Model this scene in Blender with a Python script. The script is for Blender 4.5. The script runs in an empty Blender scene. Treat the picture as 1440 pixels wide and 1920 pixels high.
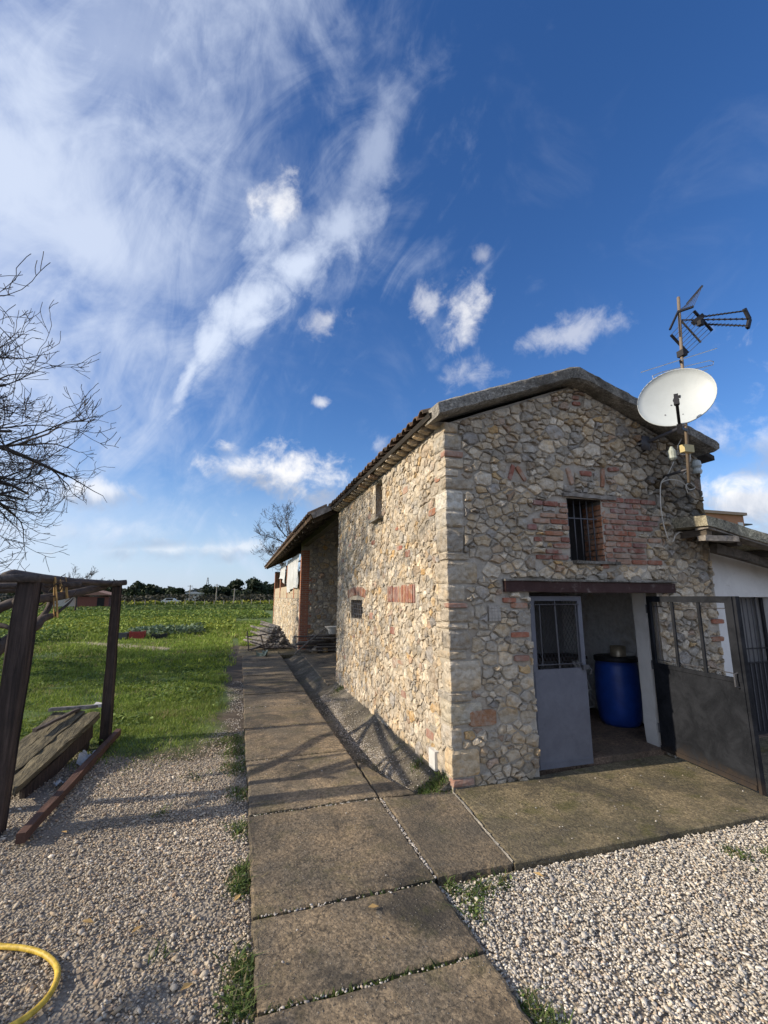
import bpy, math, random
import numpy as np
from mathutils import Vector, Matrix, Euler
rad = math.radians
SC = bpy.context.scene
COL = SC.collection
# ------------------------------------------------------------------ camera
FPX, HPX, H = 850.0, 158.0, 1.8            # focal length in photo pixels, horizon offset, eye height
TH = math.atan(HPX / FPX); YAW = math.atan(270 / math.hypot(FPX, HPX))
cam_d = bpy.data.cameras.new('camera'); cam = bpy.data.objects.new('camera', cam_d); COL.objects.link(cam)
cam.location = (0, 0, H); cam.rotation_euler = (math.pi / 2 + TH, 0, -YAW)
cam_d.sensor_fit = 'VERTICAL'; cam_d.sensor_height = 24; cam_d.lens = FPX / 1920 * 24
cam_d.clip_start = 0.05; cam_d.clip_end = 3000
SC.camera = cam
# survey helpers: sight line through a photo pixel, met with a real plane of the place
def ray(x, y):
    a, c = x - 720, -(y - 960)
    fw = FPX * math.cos(TH) - c * math.sin(TH); up = FPX * math.sin(TH) + c * math.cos(TH)
    return Vector((a * math.cos(YAW) + fw * math.sin(YAW), -a * math.sin(YAW) + fw * math.cos(YAW), up))
def atz(x, y, z=0.0): r = ray(x, y); t = (z - H) / r.z; return Vector((r.x * t, r.y * t, z))
def aty(x, y, Y): r = ray(x, y); t = Y / r.y; return Vector((r.x * t, Y, H + r.z * t))
def atx(x, y, X): r = ray(x, y); t = X / r.x; return Vector((X, r.y * t, H + r.z * t))

# ------------------------------------------------------------------ sun, sky, exposure
SUN_EL, SUN_AZ = rad(27), rad(1.9)          # azimuth: from -X, turned this much behind the facade (+Y)
SC.view_settings.view_transform = 'Standard'; SC.view_settings.look = 'None'
SC.view_settings.gamma = 1.0; SC.view_settings.use_curve_mapping = False
SC.view_settings.exposure = 0.56
to_sun = Vector((-math.cos(SUN_EL) * math.cos(SUN_AZ), math.cos(SUN_EL) * math.sin(SUN_AZ), math.sin(SUN_EL)))
sd = bpy.data.lights.new('sun', 'SUN'); sd.energy = 3.7; sd.angle = rad(0.55); sd.color = (1.0, 0.87, 0.69)
sun = bpy.data.objects.new('sun', sd); COL.objects.link(sun); sun.location = (-20, 0, 15)
sun.rotation_euler = to_sun.to_track_quat('Z', 'Y').to_euler()

W = bpy.data.worlds.new('World'); SC.world = W; W.use_nodes = True
nt = W.node_tree; nt.nodes.clear()
def N(tree, typ, **kw):
    n = tree.nodes.new(typ)
    for k, v in kw.items(): setattr(n, k, v)
    return n
def setin(n, **kw):
    for k, v in kw.items(): n.inputs[k.replace('_', ' ')].default_value = v
out = N(nt, 'ShaderNodeOutputWorld'); bg = N(nt, 'ShaderNodeBackground'); bg.inputs['Strength'].default_value = 0.15
sky = N(nt, 'ShaderNodeTexSky', sky_type='NISHITA', sun_disc=False, sun_elevation=SUN_EL,
        sun_rotation=rad(270) + SUN_AZ, altitude=0.0, air_density=1.0, dust_density=0.4, ozone_density=3.0)
tc = N(nt, 'ShaderNodeTexCoord')
def wmath(op, a, b=None, c=None, clamp=False):
    n = N(nt, 'ShaderNodeMath', operation=op, use_clamp=clamp)
    for i, v in enumerate((a, b, c)):
        if v is None: continue
        if isinstance(v, (int, float)): n.inputs[i].default_value = v
        else: nt.links.new(v, n.inputs[i])
    return n.outputs[0]
def wnoise(scale, detail, rough=0.55, dist=0.0, vec=None):
    n = N(nt, 'ShaderNodeTexNoise'); setin(n, Scale=scale, Detail=detail, Roughness=rough, Distortion=dist)
    nt.links.new(vec if vec is not None else tc.outputs['Generated'], n.inputs['Vector'])
    return n.outputs[0]
def wmap(v, a, b, c=0.0, d=1.0, kind='SMOOTHSTEP'):
    n = N(nt, 'ShaderNodeMapRange', interpolation_type=kind)
    nt.links.new(v, n.inputs[0])
    for i, k in enumerate((a, b, c, d)): n.inputs[i + 1].default_value = k
    return n.outputs[0]
def cloud_frame(px, py, ax, ay):
    """axes of a cloud: centre on sight line (px,py); long axis runs towards photo offset (ax,ay)"""
    c = ray(px, py).normalized(); e = ray(px + ax, py + ay).normalized()
    x = (e - c * e.dot(c)).normalized(); y = c.cross(x)
    return c, Matrix((x, y, c)).transposed()
def blob(px, py, la, lb, ax=1.0, ay=0.0):
    c, M = cloud_frame(px, py, ax * 60, ay * 60)
    m = N(nt, 'ShaderNodeMapping', vector_type='TEXTURE')
    m.inputs['Location'].default_value = c; m.inputs['Rotation'].default_value = M.to_euler(); m.inputs['Scale'].default_value = (la, lb, 1.0)
    nt.links.new(tc.outputs['Generated'], m.inputs['Vector'])
    l = N(nt, 'ShaderNodeVectorMath', operation='LENGTH'); nt.links.new(m.outputs[0], l.inputs[0])
    return l.outputs['Value'], m.outputs[0]
n_big = wnoise(5.0, 6, 0.6, 0.6); n_fine = wnoise(16.0, 9, 0.62, 0.3); n_mid = wnoise(8.0, 7, 0.6, 1.2)
# fibrous noise for the cirrus: stretched along the streak direction
cs, Ms = cloud_frame(400, 640, 300, -420)
mp = N(nt, 'ShaderNodeMapping', vector_type='TEXTURE'); mp.inputs['Rotation'].default_value = Ms.to_euler(); mp.inputs['Scale'].default_value = (1.0, 0.45, 0.8)
nt.links.new(tc.outputs['Generated'], mp.inputs['Vector'])
n_fib = wnoise(5.5, 9, 0.60, 1.6, mp.outputs[0])
mask_ci = None
def addmask(cur, v):
    return v if cur is None else wmath('MAXIMUM', cur, v)
# broad cirrus veil on the sunward side
for px, py, la, lb, ax, ay, st in [(-20, 330, .44, .30, .15, 1, .9), (150, 440, .24, .15, 1, .3, .85), (200, 90, .28, .17, 1, -.3, .5), (380, 200, .15, .09, .1, -1, .22), (-260, 600, .40, .24, 1, .1, .75), (-500, 250, .8, .7, 1, -.4, .85)]:
    d, _ = blob(px, py, la, lb, ax, ay)
    e = wmath('ADD', d, wmath('MULTIPLY', wmath('SUBTRACT', n_fib, 0.5), 0.8))
    e = wmath('ADD', e, wmath('MULTIPLY', wmath('SUBTRACT', n_big, 0.5), 1.5))
    mask_ci = addmask(mask_ci, wmap(e, 1.15, 0.0, 0, st))
# the feather-shaped streak
for px, py, la, lb, ax, ay, st in [(352, 708, .15, .024, .45, -1, .95), (400, 638, .17, .052, .55, -1, 1.0), (475, 570, .19, .066, 1, -.75, 1.0), (565, 495, .17, .066, 1, -.7, .95), (640, 425, .13, .055, 1, -.8, .75), (692, 310, .19, .05, .4, -1, .5), (505, 435, .11, .07, .4, -1, .8), (270, 770, .2, .05, .6, 1, .35), (120, 760, .3, .10, 1, .3, .4)]:
    d, _ = blob(px, py, la, lb, ax, ay)
    e = wmath('ADD', d, wmath('MULTIPLY', wmath('SUBTRACT', n_fib, 0.5), 0.9))
    e = wmath('ADD', e, wmath('MULTIPLY', wmath('SUBTRACT', n_fine, 0.5), 1.3))
    mask_ci = addmask(mask_ci, wmap(e, 1.05, 0.0, 0, st))
mask_cu = None; shade = None
for px, py, la, lb, ax, ay, st in [(520, 385, .055, .045, 1, -.4, .85), (610, 600, .06, .035, 1, 0, .55), (805, 565, .05, .042, .5, -1, .6), (868, 590, .085, .042, .35, -1, .8),
        (1050, 632, .115, .035, 1, -.25, .5), (890, 700, .07, .045, 1, -.3, .4), (905, 478, .03, .02, 1, 0, .35), (602, 755, .022, .017, 1, 0, .7), (715, 835, .04, .03, 1, -.5, .45),
        (540, 895, .155, .075, 1, .05, 1.0), (450, 880, .07, .045, 1, 0, .9), (425, 838, .035, .02, 1, 0, .8), (610, 930, .08, .04, 1, 0, .9),
        (190, 925, .11, .035, 1, .08, .75), (1420, 940, .2, .085, 1, .1, 1.0), (1480, 830, .18, .05, 1, 0, .6), (380, 1030, .32, .028, 1, 0, .55), (60, 1000, .3, .03, 1, 0, .3),
        (1900, 700, .3, .12, 1, 0, .7), (-600, 980, .35, .06, 1, 0, .6)]:
    d, v = blob(px, py, la, lb, ax, ay)
    e = wmath('ADD', d, wmath('MULTIPLY', wmath('SUBTRACT', n_fine, 0.5), 3.0))
    e = wmath('ADD', e, wmath('MULTIPLY', wmath('SUBTRACT', n_mid, 0.5), 1.0))
    mask_cu = addmask(mask_cu, wmap(e, 1.0, -0.15, 0, st * .93))
    if py > 820:
        s = N(nt, 'ShaderNodeSeparateXYZ'); nt.links.new(v, s.inputs[0])
        # thick low clouds: their undersides are grey
        k = wmath('MULTIPLY', wmap(wmath('ADD', s.outputs['Y'], wmath('MULTIPLY', wmath('SUBTRACT', n_mid, 0.5), 2.2)), -0.35, 0.55, 0, 1), wmap(d, 1.4, 0.9))
        shade = addmask(shade, k)
# thin cloud all over; the sheet outside the frame is added for fill light
gap, _ = blob(1050, 330, 1.0, 0.85, 1, -.3)       # clear blue gap left in the added cirrus sheet
veil = wmath('ADD', wmap(n_big, 0.55, 0.9, 0, 0.12), wmath('MULTIPLY', wmap(wmath('ADD', gap, wmath('MULTIPLY', wmath('SUBTRACT', n_big, 0.5), 0.8)), 0.95, 1.35), wmap(n_fib, 0.25, 0.62, 0.35, 0.9)), clamp=True)
sepd = N(nt, 'ShaderNodeSeparateXYZ'); nt.links.new(tc.outputs['Generated'], sepd.inputs[0])
def cmix(fac, a, b):
    n = N(nt, 'ShaderNodeMix', data_type='RGBA')
    if isinstance(fac, (int, float)): n.inputs[0].default_value = fac
    else: nt.links.new(fac, n.inputs[0])
    for s, v in ((6, a), (7, b)):
        if isinstance(v, tuple): n.inputs[s].default_value = v + (1,)
        else: nt.links.new(v, n.inputs[s])
    return n.outputs[2]
CL = 5.0
low = wmap(sepd.outputs['Z'], 0.30, 0.0, 0, 0.7)          # distant haze low over the horizon
hs = N(nt, 'ShaderNodeHueSaturation'); setin(hs, Hue=0.511, Saturation=1.25, Value=0.74); nt.links.new(sky.outputs[0], hs.inputs['Color'])
skyc = cmix(low, hs.outputs[0], (0.46 * CL, 0.58 * CL, 0.82 * CL))
skyc = cmix(veil, skyc, (0.66 * CL, 0.74 * CL, 0.90 * CL))
skyc = cmix(mask_ci, skyc, (0.66 * CL, 0.74 * CL, 0.90 * CL))
cucol = cmix(shade, (0.98 * CL, 0.97 * CL, 0.97 * CL), (0.42 * CL, 0.47 * CL, 0.58 * CL))
skyc = cmix(mask_cu, skyc, cucol)
nt.links.new(skyc, bg.inputs['Color']); nt.links.new(bg.outputs[0], out.inputs[0])
W.cycles.sampling_method = 'MANUAL'; W.cycles.sample_map_resolution = 512

# ------------------------------------------------------------------ mesh helpers
rng = random.Random(7); NR = np.random.default_rng(7)
class MB:
    """collects shapes; build() links them as ONE mesh object"""
    def __init__(s): s.v = []; s.f = []; s.c = []; s.col = (1, 1, 1)
    def add(s, vs, fs, col=None):
        o = len(s.v); s.v += [tuple(p) for p in vs]; s.f += [tuple(i + o for i in f) for f in fs]
        s.c += [tuple(col or s.col)] * len(vs); return s
    def box(s, a, b, col=None, j=0.0):
        (x0, y0, z0), (x1, y1, z1) = a, b
        vs = [(x, y, z) for z in (z0, z1) for y in (y0, y1) for x in (x0, x1)]
        if j: vs = [tuple(k + rng.uniform(-j, j) for k in p) for p in vs]
        return s.add(vs, [(0, 2, 3, 1), (4, 5, 7, 6), (0, 1, 5, 4), (2, 6, 7, 3), (0, 4, 6, 2), (1, 3, 7, 5)], col)
    def beam(s, p, q, w, h, up=(0, 0, 1), col=None, j=0.0, seg=1):
        """rectangular bar from p to q, slightly uneven when j is set"""
        p, q = Vector(p), Vector(q); d = (q - p).normalized(); up = Vector(up)
        r = d.cross(up).normalized(); u = r.cross(d)
        rings = []
        for k in range(seg + 1):
            c = p.lerp(q, k / seg)
            rings.append([c + r * (sx * w / 2 + rng.uniform(-j, j)) + u * (sy * h / 2 + rng.uniform(-j, j)) for sx, sy in ((-1, -1), (1, -1), (1, 1), (-1, 1))])
        return s.rings(rings, col)
    def rings(s, rings, col=None, cap=True, closed=True):
        n = len(rings[0]); vs = [p for r in rings for p in r]; fs = []
        for k in range(len(rings) - 1):
            for i in range(n if closed else n - 1):
                a, b = k * n + i, k * n + (i + 1) % n
                fs.append((a, b, b + n, a + n))
        if cap: fs += [tuple(range(n))[::-1], tuple(range((len(rings) - 1) * n, len(rings) * n))]
        return s.add(vs, fs, col)
    def tube(s, pts, rs, n=6, col=None, j=0.0, cap=True):
        pts = [Vector(p) for p in pts]
        if not hasattr(rs, '__len__'): rs = [rs] * len(pts)
        rings = []; ref = Vector((0.13, 0.2, 0.97)); pr = None
        for k, p in enumerate(pts):
            d = (pts[min(k + 1, len(pts) - 1)] - pts[max(k - 1, 0)]).normalized()
            if pr is None: x = d.cross(ref if abs(d.dot(ref)) < .95 else Vector((1, 0, 0))).normalized()
            else: x = (pr - d * pr.dot(d)).normalized()
            pr = x; y = d.cross(x)
            rings.append([p + (x * math.cos(2 * math.pi * i / n) + y * math.sin(2 * math.pi * i / n)) * rs[k] * (1 + rng.uniform(-j, j)) for i in range(n)])
        return s.rings(rings, col, cap)
    def lathe(s, c, prof, n=20, col=None):
        c = Vector(c)
        return s.rings([[c + Vector((r * math.cos(2 * math.pi * i / n), r * math.sin(2 * math.pi * i / n), z)) for i in range(n)] for r, z in prof], col)
    def build(s, name, mat, parent=None, smooth=False, **props):
        return mesh_obj(name, s.v, s.f, mat, parent, s.c, smooth, **props)
def mesh_obj(name, v, f, mat, parent=None, cols=None, smooth=False, **props):
    me = bpy.data.meshes.new(name); me.from_pydata(v, [], f)
    if cols is not None:
        a = me.color_attributes.new('Col', 'FLOAT_COLOR', 'POINT')
        c = np.ones((len(v), 4), 'f'); c[:, :3] = np.asarray(cols, 'f').reshape(-1, 3); a.data.foreach_set('color', c.ravel())
    if smooth: me.polygons.foreach_set('use_smooth', [True] * len(me.polygons))
    return link(name, me, mat, parent, **props)
def np_mesh(name, V, F, mat, parent=None, cols=None, smooth=False, **props):
    """V (n,3), F (m,k) arrays with a fixed polygon size"""
    me = bpy.data.meshes.new(name); k = F.shape[1]
    me.vertices.add(len(V)); me.vertices.foreach_set('co', np.ascontiguousarray(V, 'f').ravel())
    me.loops.add(F.size); me.loops.foreach_set('vertex_index', np.ascontiguousarray(F, 'i').ravel())
    me.polygons.add(len(F)); me.polygons.foreach_set('loop_start', np.arange(0, F.size, k, dtype='i'))
    if smooth: me.polygons.foreach_set('use_smooth', np.ones(len(F), bool))
    me.update(calc_edges=True)
    if cols is not None:
        a = me.color_attributes.new('Col', 'FLOAT_COLOR', 'POINT'); c = np.ones((len(V), 4), 'f'); c[:, :3] = cols; a.data.foreach_set('color', c.ravel())
    return link(name, me, mat, parent, **props)
def link(name, me, mat, parent=None, **props):
    o = bpy.data.objects.new(name, me); COL.objects.link(o)
    if mat is not None: me.materials.append(mat)
    if parent is not None:
        o.parent = parent; o.matrix_parent_inverse = Matrix.Translation(-WLOC.get(parent.name, Vector((0, 0, 0))))
    for k, v in props.items(): o[k] = v
    return o
WLOC = {}
def thing(name, loc, label, category, group=None):
    o = bpy.data.objects.new(name, None); COL.objects.link(o); o.location = loc; o.empty_display_size = 0.1
    WLOC[o.name] = Vector(loc); o['label'] = label; o['category'] = category
    if group: o['group'] = group
    return o
def tags(label, category, group=None):
    d = dict(label=label, category=category)
    if group: d['group'] = group
    return d
STRUCT = dict(kind='structure'); STUFF = dict(kind='stuff')
# cheap lattice noise for geometry
_P = NR.random((64, 64, 64))
def vnoise(x, y, z=0.0):
    x, y, z = np.broadcast_arrays(np.asarray(x, float), np.asarray(y, float), np.asarray(z, float))
    xi, yi, zi = np.floor(x).astype(int), np.floor(y).astype(int), np.floor(z).astype(int)
    fx, fy, fz = x - xi, y - yi, z - zi
    fx, fy, fz = [t * t * (3 - 2 * t) for t in (fx, fy, fz)]
    r = 0
    for dx in (0, 1):
        for dy in (0, 1):
            for dz in (0, 1):
                r = r + _P[(xi + dx) % 64, (yi + dy) % 64, (zi + dz) % 64] * (fx if dx else 1 - fx) * (fy if dy else 1 - fy) * (fz if dz else 1 - fz)
    return r
def fbm(x, y, z=0.0, o=4):
    r, a = 0, 0.5
    for k in range(o): r = r + a * vnoise(np.asarray(x) * 2**k + 7.3 * k, np.asarray(y) * 2**k + 3.1 * k, np.asarray(z) * 2**k); a /= 2
    return r / (1 - 0.5**o)

# ------------------------------------------------------------------ materials
class Mat:
    def __init__(s, name):
        s.m = bpy.data.materials.new(name); s.m.use_nodes = True; s.t = s.m.node_tree
        s.b = s.t.nodes['Principled BSDF']; s.tc = N(s.t, 'ShaderNodeTexCoord'); s.vec = s.tc.outputs['Object']
    def link(s, a, b): s.t.links.new(a, b)
    def noise(s, scale, detail=5, rough=.6, dist=0, vec=None, out=0):
        n = N(s.t, 'ShaderNodeTexNoise'); setin(n, Scale=scale, Detail=detail, Roughness=rough, Distortion=dist)
        s.link(vec if vec is not None else s.vec, n.inputs['Vector']); return n.outputs[out]
    def voro(s, scale, feature='F1', out='Distance', vec=None):
        n = N(s.t, 'ShaderNodeTexVoronoi', feature=feature); n.inputs['Scale'].default_value = scale
        s.link(vec if vec is not None else s.vec, n.inputs['Vector']); return n.outputs[out]
    def scaled(s, sc):
        n = N(s.t, 'ShaderNodeMapping'); n.inputs['Scale'].default_value = sc; s.link(s.vec, n.inputs['Vector']); return n.outputs[0]
    def ramp(s, v, a, b, c=0., d=1., kind='SMOOTHSTEP'):
        n = N(s.t, 'ShaderNodeMapRange', interpolation_type=kind); s.link(v, n.inputs[0])
        for i, k in enumerate((a, b, c, d)): n.inputs[i + 1].default_value = k
        return n.outputs[0]
    def math(s, op, a, b=0.0):
        n = N(s.t, 'ShaderNodeMath', operation=op)
        for i, v in enumerate((a, b)):
            if isinstance(v, (int, float)): n.inputs[i].default_value = v
            else: s.link(v, n.inputs[i])
        return n.outputs[0]
    def mix(s, f, a, b, mode='MIX'):
        n = N(s.t, 'ShaderNodeMix', data_type='RGBA', blend_type=mode)
        if isinstance(f, (int, float)): n.inputs[0].default_value = f
        else: s.link(f, n.inputs[0])
        for i, v in ((6, a), (7, b)):
            if isinstance(v, tuple): n.inputs[i].default_value = v + (1,)
            else: s.link(v, n.inputs[i])
        return n.outputs[2]
    def grey(s, v):
        n = N(s.t, 'ShaderNodeCombineColor')
        for i in range(3): s.link(v, n.inputs[i])
        return n.outputs[0]
    def wob(s, k):
        n = N(s.t, 'ShaderNodeVectorMath', operation='MULTIPLY_ADD'); s.link(s.noise(2.5, 6, .65, out=1), n.inputs[0]); n.inputs[1].default_value = (k,) * 3; s.link(s.vec, n.inputs[2]); return n.outputs[0]
    def col(s): n = N(s.t, 'ShaderNodeVertexColor', layer_name='Col'); return n.outputs[0]
    def rnd(s): return N(s.t, 'ShaderNodeObjectInfo').outputs['Random']
    def done(s, color, rough=.85, bump=None, dist=.01, strength=1.0, metal=0.0, spec=None):
        if isinstance(color, tuple): s.b.inputs['Base Color'].default_value = color + (1,)
        else: s.link(color, s.b.inputs['Base Color'])
        if isinstance(rough, (int, float)): s.b.inputs['Roughness'].default_value = rough
        else: s.link(rough, s.b.inputs['Roughness'])
        s.b.inputs['Metallic'].default_value = metal
        if spec is not None: s.b.inputs['Specular IOR Level'].default_value = spec
        if bump is not None:
            n = N(s.t, 'ShaderNodeBump'); n.inputs['Distance'].default_value = dist; n.inputs['Strength'].default_value = strength
            s.link(bump, n.inputs['Height']); s.link(n.outputs[0], s.b.inputs['Normal'])
        return s.m
def m_stone():
    m = Mat('rubble_stone'); a = m.noise(14, 8, .65); b = m.noise(55, 5, .7); c = m.noise(4, 3)
    k = m.ramp(a, .25, .8, .62, 1.28, 'LINEAR'); base = m.mix(1.0, m.col(), m.grey(k), 'MULTIPLY')
    warm = m.mix(m.ramp(c, .45, .7), base, m.mix(1.0, base, (1.05, .93, .76), 'MULTIPLY'))
    warm = m.mix(m.ramp(m.noise(7, 8, .72, .5), .54, .66, 0, .6), warm, (.52, .48, .42))
    pit = m.ramp(m.voro(38), .05, .16, .35, 0)
    colr = m.mix(pit, warm, (.09, .08, .07))
    pale = m.mix(m.ramp(b, .62, .8, 0, .5), colr, (.5, .48, .44))
    return m.done(pale, .92, m.math('ADD', m.math('ADD', a, m.math('MULTIPLY', b, .4)), m.math('ADD', m.math('MULTIPLY', pit, -.8), m.math('MULTIPLY', m.voro(15), -1.1))), .035, 1.0)
def m_brick():
    m = Mat('old_brick'); a = m.noise(22, 7, .7); b = m.noise(90, 4)
    base = m.mix(1.0, m.col(), m.grey(m.ramp(a, .2, .8, .6, 1.25, 'LINEAR')), 'MULTIPLY')
    dusty = m.mix(m.ramp(m.noise(9, 8, .75, .4), .42, .66, 0, .72), base, (.43, .37, .31))
    return m.done(dusty, .93, m.math('ADD', a, m.math('MULTIPLY', b, .4)), .014)
def m_mortar():
    m = Mat('lime_mortar'); a = m.noise(9, 8, .68); b = m.noise(70, 5, .7)
    base = m.mix(1.0, m.col(), m.grey(m.ramp(a, .25, .78, .62, 1.2, 'LINEAR')), 'MULTIPLY')
    k = m.mix(m.ramp(m.noise(3.2, 5, .6), .5, .72, 0, .6), base, m.mix(1.0, base, (.70, .64, .56), 'MULTIPLY'))
    return m.done(k, .95, m.math('ADD', a, m.math('MULTIPLY', b, .5)), .028)
def m_concrete(name, c0, c1, moss=.0, dark=.5, speck=1.0):
    m = Mat(name); a = m.noise(1.7, 8, .68, .4); b = m.noise(24, 7, .75); sp = m.voro(58); vc = m.voro(58, out='Color'); v2 = m.voro(130, out='Color')
    s1 = N(m.t, 'ShaderNodeSeparateColor'); m.link(vc, s1.inputs[0]); s2 = N(m.t, 'ShaderNodeSeparateColor'); m.link(v2, s2.inputs[0])
    base = m.mix(m.ramp(a, .34, .64), c0, c1)
    base = m.mix(1.0, base, m.grey(m.ramp(b, .3, .72, .45, 1.5, 'LINEAR')), 'MULTIPLY')
    grain = m.math('ADD', m.ramp(s1.outputs[0], 0, 1, .72, 1.28, 'LINEAR'), m.ramp(s2.outputs[0], 0, 1, -.22, .22, 'LINEAR'))
    base = m.mix(1.0, base, m.grey(grain), 'MULTIPLY'); base = m.mix(1.0, base, m.grey(m.ramp(m.rnd(), 0, 1, .72, 1.18, 'LINEAR')), 'MULTIPLY')
    blk = m.ramp(m.noise(1.1, 9, .74, .8), .47, .66, 0, dark)
    base = m.mix(blk, base, (.038, .034, .028))
    if moss: base = m.mix(m.ramp(m.noise(2.6, 8, .7, .3), .50, .66, 0, moss), base, (.085, .085, .018))
    ck = m.ramp(m.voro(1.15, 'DISTANCE_TO_EDGE', vec=m.wob(.35)), .0, .006, .75, 0); base = m.mix(ck, base, (.03, .027, .022)); base = m.mix(m.ramp(m.noise(.9, 6, .65, 1.0), .52, .60, 0, .4), base, (.10, .085, .062))
    lich = m.ramp(m.noise(6.5, 8, .75), .60, .70, 0, .45 * speck); base = m.mix(lich, base, (.30, .285, .24))
    g = m.math('MULTIPLY', m.ramp(sp, .12, .30, .8 * speck, 0), m.ramp(s1.outputs[1], .62, .70))
    peb = m.mix(g, base, m.mix(s1.outputs[2], (.20, .17, .13), (.52, .48, .42)))
    return m.done(peb, .95, m.math('ADD', m.math('MULTIPLY', b, 1.3), m.math('ADD', m.math('MULTIPLY', g, .9), m.math('MULTIPLY', sp, -.3))), .016)
def m_wood(name, c0, c1, sc=(3, 40, 40), rough=.85, bump=.012):
    m = Mat(name); v = m.scaled(sc); a = m.noise(1.0, 7, .65, .6, v); b = m.noise(7, 5, .6)
    base = m.mix(m.ramp(a, .28, .72), c0, c1)
    base = m.mix(1.0, base, m.grey(m.ramp(b, .2, .8, .65, 1.25, 'LINEAR')), 'MULTIPLY')
    return m.done(base, rough, a, bump)
def m_paint(name, c, rough=.5, rust=.3, dirt=(.12, .09, .06), metal=0.0):
    m = Mat(name); a = m.noise(5, 8, .7, .5); b = m.noise(38, 5, .65)
    base = m.mix(1.0, c, m.grey(m.ramp(a, .2, .8, .72, 1.22, 'LINEAR')), 'MULTIPLY') if False else m.mix(m.ramp(a, .3, .7, 0, .5), c, tuple(k * 1.45 + .008 for k in c))
    base = m.mix(m.ramp(m.noise(11, 9, .75, .3), .54, .72, 0, rust), base, dirt)
    return m.done(base, m.ramp(b, .3, .7, rough - .08, rough + .2), m.math('ADD', a, m.math('MULTIPLY', b, .15)), .003, metal=metal, spec=.2)
def m_plaster(name, c, dirt=.5):
    m = Mat(name); a = m.noise(3, 8, .68, .5); b = m.noise(40, 5, .6)
    base = m.mix(m.ramp(a, .4, .72, 0, dirt), c, tuple(k * .62 for k in c))
    base = m.mix(m.ramp(m.noise(9, 7, .7), .62, .74, 0, dirt), base, (.25, .22, .18))
    return m.done(base, .9, m.math('ADD', a, m.math('MULTIPLY', b, .4)), .008)
def m_plain(name, c, rough=.6, metal=0.0, var=.25, sc=12):
    m = Mat(name); a = m.noise(sc, 6, .65)
    lo, hi = tuple(k * (1 - var) for k in c), tuple(min(1, k * (1 + var)) for k in c)
    return m.done(m.mix(m.ramp(a, .3, .7), lo, hi), rough, a, .004, metal=metal)
def m_vcol(name, rough=.9, var=.3, sc=40, bump=.004, trans=0.0):
    m = Mat(name); a = m.noise(sc, 4, .6)
    base = m.mix(1.0, m.col(), m.grey(m.ramp(a, .25, .75, 1 - var, 1 + var, 'LINEAR')), 'MULTIPLY')
    r = m.done(base, rough, a, bump)
    if trans:      # thin leaves let some light through
        tr = N(m.t, 'ShaderNodeBsdfTranslucent'); m.link(base, tr.inputs['Color']); mx = N(m.t, 'ShaderNodeMixShader'); mx.inputs[0].default_value = trans
        o = m.t.nodes['Material Output']; m.link(m.b.outputs[0], mx.inputs[1]); m.link(tr.outputs[0], mx.inputs[2]); m.link(mx.outputs[0], o.inputs[0])
    return r
M_STONE, M_BRICK, M_MORTAR = m_stone(), m_brick(), m_mortar()
M_PATH = m_concrete('path_concrete', (.30, .225, .14), (.15, .125, .092), .35, .92)
M_APRON = m_concrete('apron_concrete', (.24, .19, .11), (.13, .11, .065), .6, .8, 1.3)
M_GUTTER = m_concrete('gutter_concrete', (.24, .21, .165), (.10, .088, .068), .4, .7)
M_COPING = m_concrete('coping_concrete', (.36, .335, .29), (.18, .17, .15), .12, .85, .6)
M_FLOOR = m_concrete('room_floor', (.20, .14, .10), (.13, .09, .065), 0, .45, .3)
M_DARKWOOD = m_wood('dark_timber', (.028, .020, .017), (.095, .066, .054), (34, 34, 1.8), bump=.035)
M_DARKWOOD_Y = m_wood('dark_board', (.06, .03, .022), (.13, .065, .045), (30, 2.0, 30))
M_LOG = m_wood('grey_log', (.045, .036, .032), (.12, .098, .085), (25, 3, 25))
M_OLDPLANK = m_wood('mossy_plank', (.055, .048, .028), (.20, .17, .105), (30, 2.0, 30), bump=.05)
M_GREYWOOD = m_wood('silvered_wood', (.13, .115, .10), (.33, .30, .265), (12, 12, 12))
M_RAFTER = m_wood('rafter_wood', (.05, .04, .03), (.13, .105, .08), (20, 3, 20))
M_BEAM = m_paint('lintel_beam', (.045, .022, .020), .6, .7, (.26, .22, .20))
M_DOORBLUE = m_paint('blue_grey_paint', (.125, .130, .155), .5, .25, (.05, .045, .05))
def m_muddy():
    m = Mat('dark_grey_paint'); a = m.noise(4, 9, .72, .5); b = m.noise(45, 5, .65); sp = N(m.t, 'ShaderNodeSeparateXYZ'); m.link(m.vec, sp.inputs[0])
    c = m.mix(m.ramp(a, .35, .68), (.012, .0135, .017), (.027, .0295, .036)); c = m.mix(m.ramp(m.voro(26), .02, .07, .5, 0), c, (.12, .12, .115))
    c = m.mix(m.ramp(m.noise(13, 9, .8, .4), .60, .74, 0, .5), c, (.028, .027, .027))
    c = m.mix(m.ramp(m.math('ADD', sp.outputs['Z'], m.math('MULTIPLY', m.math('SUBTRACT', a, .5), .5)), .20, .02, 0, .8), c, (.06, .046, .036))     # mud splashed up from the ground
    return m.done(c, m.ramp(b, .3, .7, .5, .8), m.math('ADD', a, m.math('MULTIPLY', b, .2)), .004, spec=.08)
M_DOORDARK = m_muddy()
M_IRON = m_paint('grey_iron', (.10, .10, .11), .5, .4, (.09, .06, .04), .5)
M_DARKIRON = m_paint('dark_iron', (.028, .028, .032), .5, .3, (.07, .05, .035), .3)
M_WHITE = m_plaster('white_plaster', (.74, .73, .71), .35)
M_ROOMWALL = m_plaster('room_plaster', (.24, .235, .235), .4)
M_CREAM = m_plaster('cream_block', (.46, .38, .27), .25)
M_DARK = m_plain('black_and_shade', (.012, .011, .011), .95)  # near black: painted shade inside openings, also plain black things
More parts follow.
